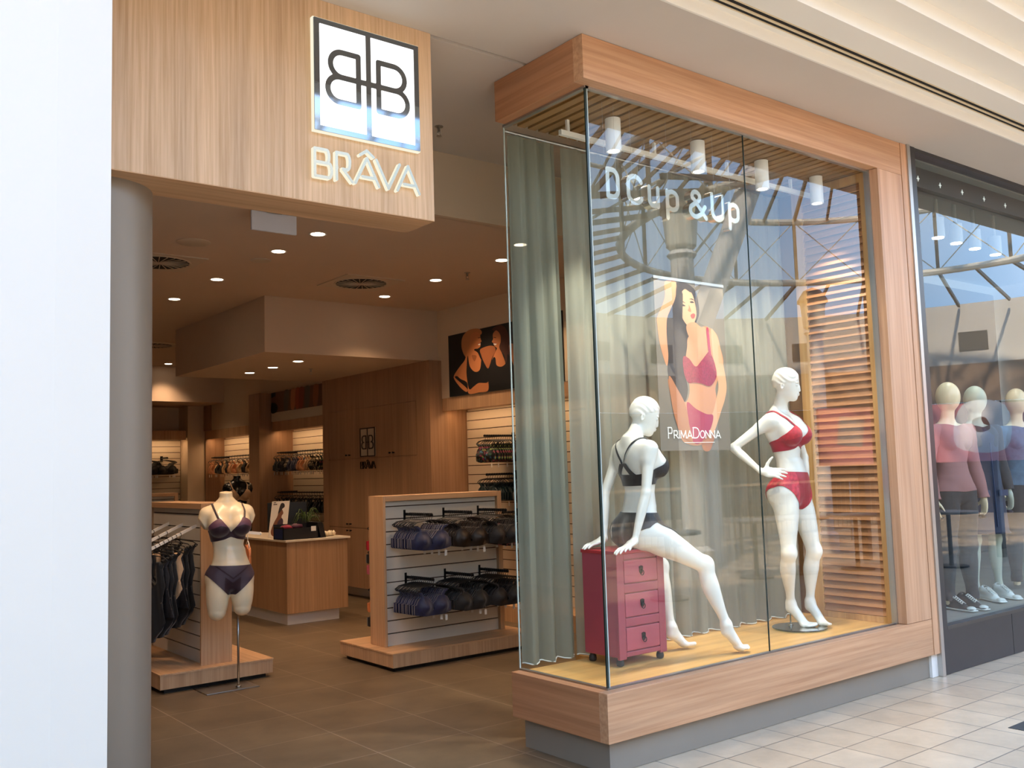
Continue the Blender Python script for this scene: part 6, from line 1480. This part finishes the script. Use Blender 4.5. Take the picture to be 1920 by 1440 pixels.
def dressed(x, y, face, label, top, bottom, shorts=False, coat=False, headM=manq):
    root = empty('mannequin', (x, y, NZ), label, 'mannequin'); F = Fig(); pf = Fig.frame((x, y, NZ + .86), face); cf = Fig.frame((x, y, NZ + 1.11), face)
    F.pelvis(pf); F.chest(cf, .42, sh=.175); l = pf[1][0]; f = pf[1][1]
    F.add(s_cone(Fig.pt(cf, 0, -.018, .34), Fig.pt(cf, 0, 0, .46), .055, .05), .03); F.add(s_ell(Fig.pt(cf, 0, .01, .565), cf[1], (.088, .100, .120)), .015)
    for q in (-1, 1):
        sh = Fig.pt(cf, q * .178, -.01, .29); el = sh + l * q * .06 - np.array([0, 0, .29]); wr = el + f * .07 - np.array([0, 0, .25]) + l * q * .01
        F.arm(sh, el, wr, 1.05); F.hand(wr, (0, 0, -1), l * q, thumb=1, curl=(12, 16, 12), spread=3)
        hp = Fig.pt(pf, q * .088, 0, .03); kn = np.array([x, y, NZ + .49]) + l * q * .105 + f * .01; an = np.array([x, y, NZ + .10]) + l * q * .12
        F.leg(hp, kn, an, f, 1.05)
        F.add(s_cone(an, an - np.array([0, 0, .05]), .032, .03), .01)
    V, Q = polygonize(F.p, (x - .42, y - .32, NZ + .03), (x + .42, y + .32, NZ + 1.85), .008, 8); Tt = tris(Q); V = relax(V, Tt, 2, .45); mesh_obj('body', V, Q, headM, root); N = vnormals(V, Tt)
    z = V[:, 2] - NZ; hd = np.hypot((V[:, 0] - x), (V[:, 1] - y))
    lo = .62 if shorts else .07; legs = np.minimum(z - lo, 1.0 - z); arms_ = np.abs((V - np.array([x, y, 0])) @ l) - .185; legs = np.where(z > .72, np.minimum(legs, -arms_), legs)
    garment('trousers', V, Tt, N, legs, .016 if not shorts else .02, [bottom], root)
    tp = np.minimum(z - .92, 1.44 - z - .3 * np.clip(.10 - hd, 0, 1)); tp = np.where(arms_ > 0, np.minimum(z - (.86 if not shorts else .9), 1.44 - z), tp); garment('shirt', V, Tt, N, tp, .02, [top], root)
    if coat:
        m_ = MB(); pr_ = [(.20, .50), (.215, .56), (.20, .80), (.16, 1.05), (.175, 1.25), (.19, 1.38), (.10, 1.43)]
        c_ = m_.lathe([(.24, .54), (.225, .56), (.205, .85), (.175, 1.10), (.185, 1.28), (.19, 1.36), (.12, 1.43)], (0, 0, 0), 40)
        m_.v = [tuple(np.array([x, y, NZ]) + l * a * (1 + .03 * math.sin(9 * math.atan2(b, a))) + f * b * .72 + np.array([0, 0, c])) for a, b, c in m_.v]; m_.build('coat', indigo, root, smooth=True)
        m_ = MB()
        for s_ in (-1, 1):
            p = np.array([x, y, NZ + .88]) + l * .09 * s_ + f * .158; m_.obox(tuple(p - l * .04), tuple(p + l * .04), .012, .05)
        m_.obox(tuple(np.array([x, y, NZ + .6]) + f * .165), tuple(np.array([x, y, NZ + 1.3]) + f * .145), .008, .008); m_.build('coat_trim', mat('coat_trim', '#26365a', .6), root)
    return root
dressed(4.24, .40, -108, 'cream egg-headed mannequin in charcoal jeans behind the black sneakers', pinkt, jeans)
dressed(4.93, .52, -112, 'egg-headed mannequin in a long indigo coat behind the white sneakers', jeans, indigo, shorts=True, coat=True, headM=mat('grey_green_mannequin', '#b9bfae', .4))
dressed(5.70, .52, -120, 'egg-headed mannequin in a faded denim shirt at the right edge of the photo', denim, jeans)
tr2 = empty('spotlight_beam', (3.3, .2, 3.3), 'dark beam with small star-shaped lamps inside the top of the neighbouring window', 'beam')
m_ = MB(); m_.box(3.25, 9.4, .14, .24, 3.53, 3.632); m_.box(3.25, 9.4, .17, .21, 3.632, 3.70); m_.build('beam', black, tr2)
starm = emat('star_lamp', (.95, 1.0, .95), .9)
for x in (3.535, 3.86, 4.205, 4.565, 4.935):
    m_ = MB(); m_.prism([(.022 * math.cos(a) * (1 if k % 2 == 0 else .32), .022 * math.sin(a) * (1 if k % 2 == 0 else .32)) for k, a in enumerate(np.arange(8) * PI / 4)], lambda u, v, w: (x + u, .139 - w, 3.592 + v), .004); m_.build('star_lamp', starm, tr2)
for i, (x, y) in enumerate(((3.53, .36), (4.28, .40), (4.62, .42), (4.98, .44), (5.4, .46))):
    r_ = empty('cylinder_light', (x, y, 3.3), 'grey cylinder downlight in the neighbouring window, %s from the frame' % ['first', 'second', 'third', 'fourth', 'fifth'][i], 'light', 'cylinder lights in the neighbouring window')
    m_ = MB(); m_.lathe([(.0, 3.29), (.05, 3.29), (.055, 3.295), (.055, 3.45), (.015, 3.46), (.015, 3.70), (0, 3.70)], (x, y, 0), 24); smooth_angle(m_.build('housing', mat('grey_cylinder', '#8f9692', .4), r_)); m_ = MB(); m_.lathe([(0, 3.283), (.045, 3.283), (.045, 3.289), (0, 3.289)], (x, y, 0), 20); m_.build('lens', lens, r_)
    ld = bpy.data.lights.new('neighbour_spot', 'SPOT'); ld.energy = 16; ld.color = (.9, 1.0, .92); ld.spot_size = math.radians(80); ld.spot_blend = .6; ld.shadow_soft_size = .04
    lo = bpy.data.objects.new('neighbour_spot', ld); COL.objects.link(lo); lo.location = (x, y, 3.27)
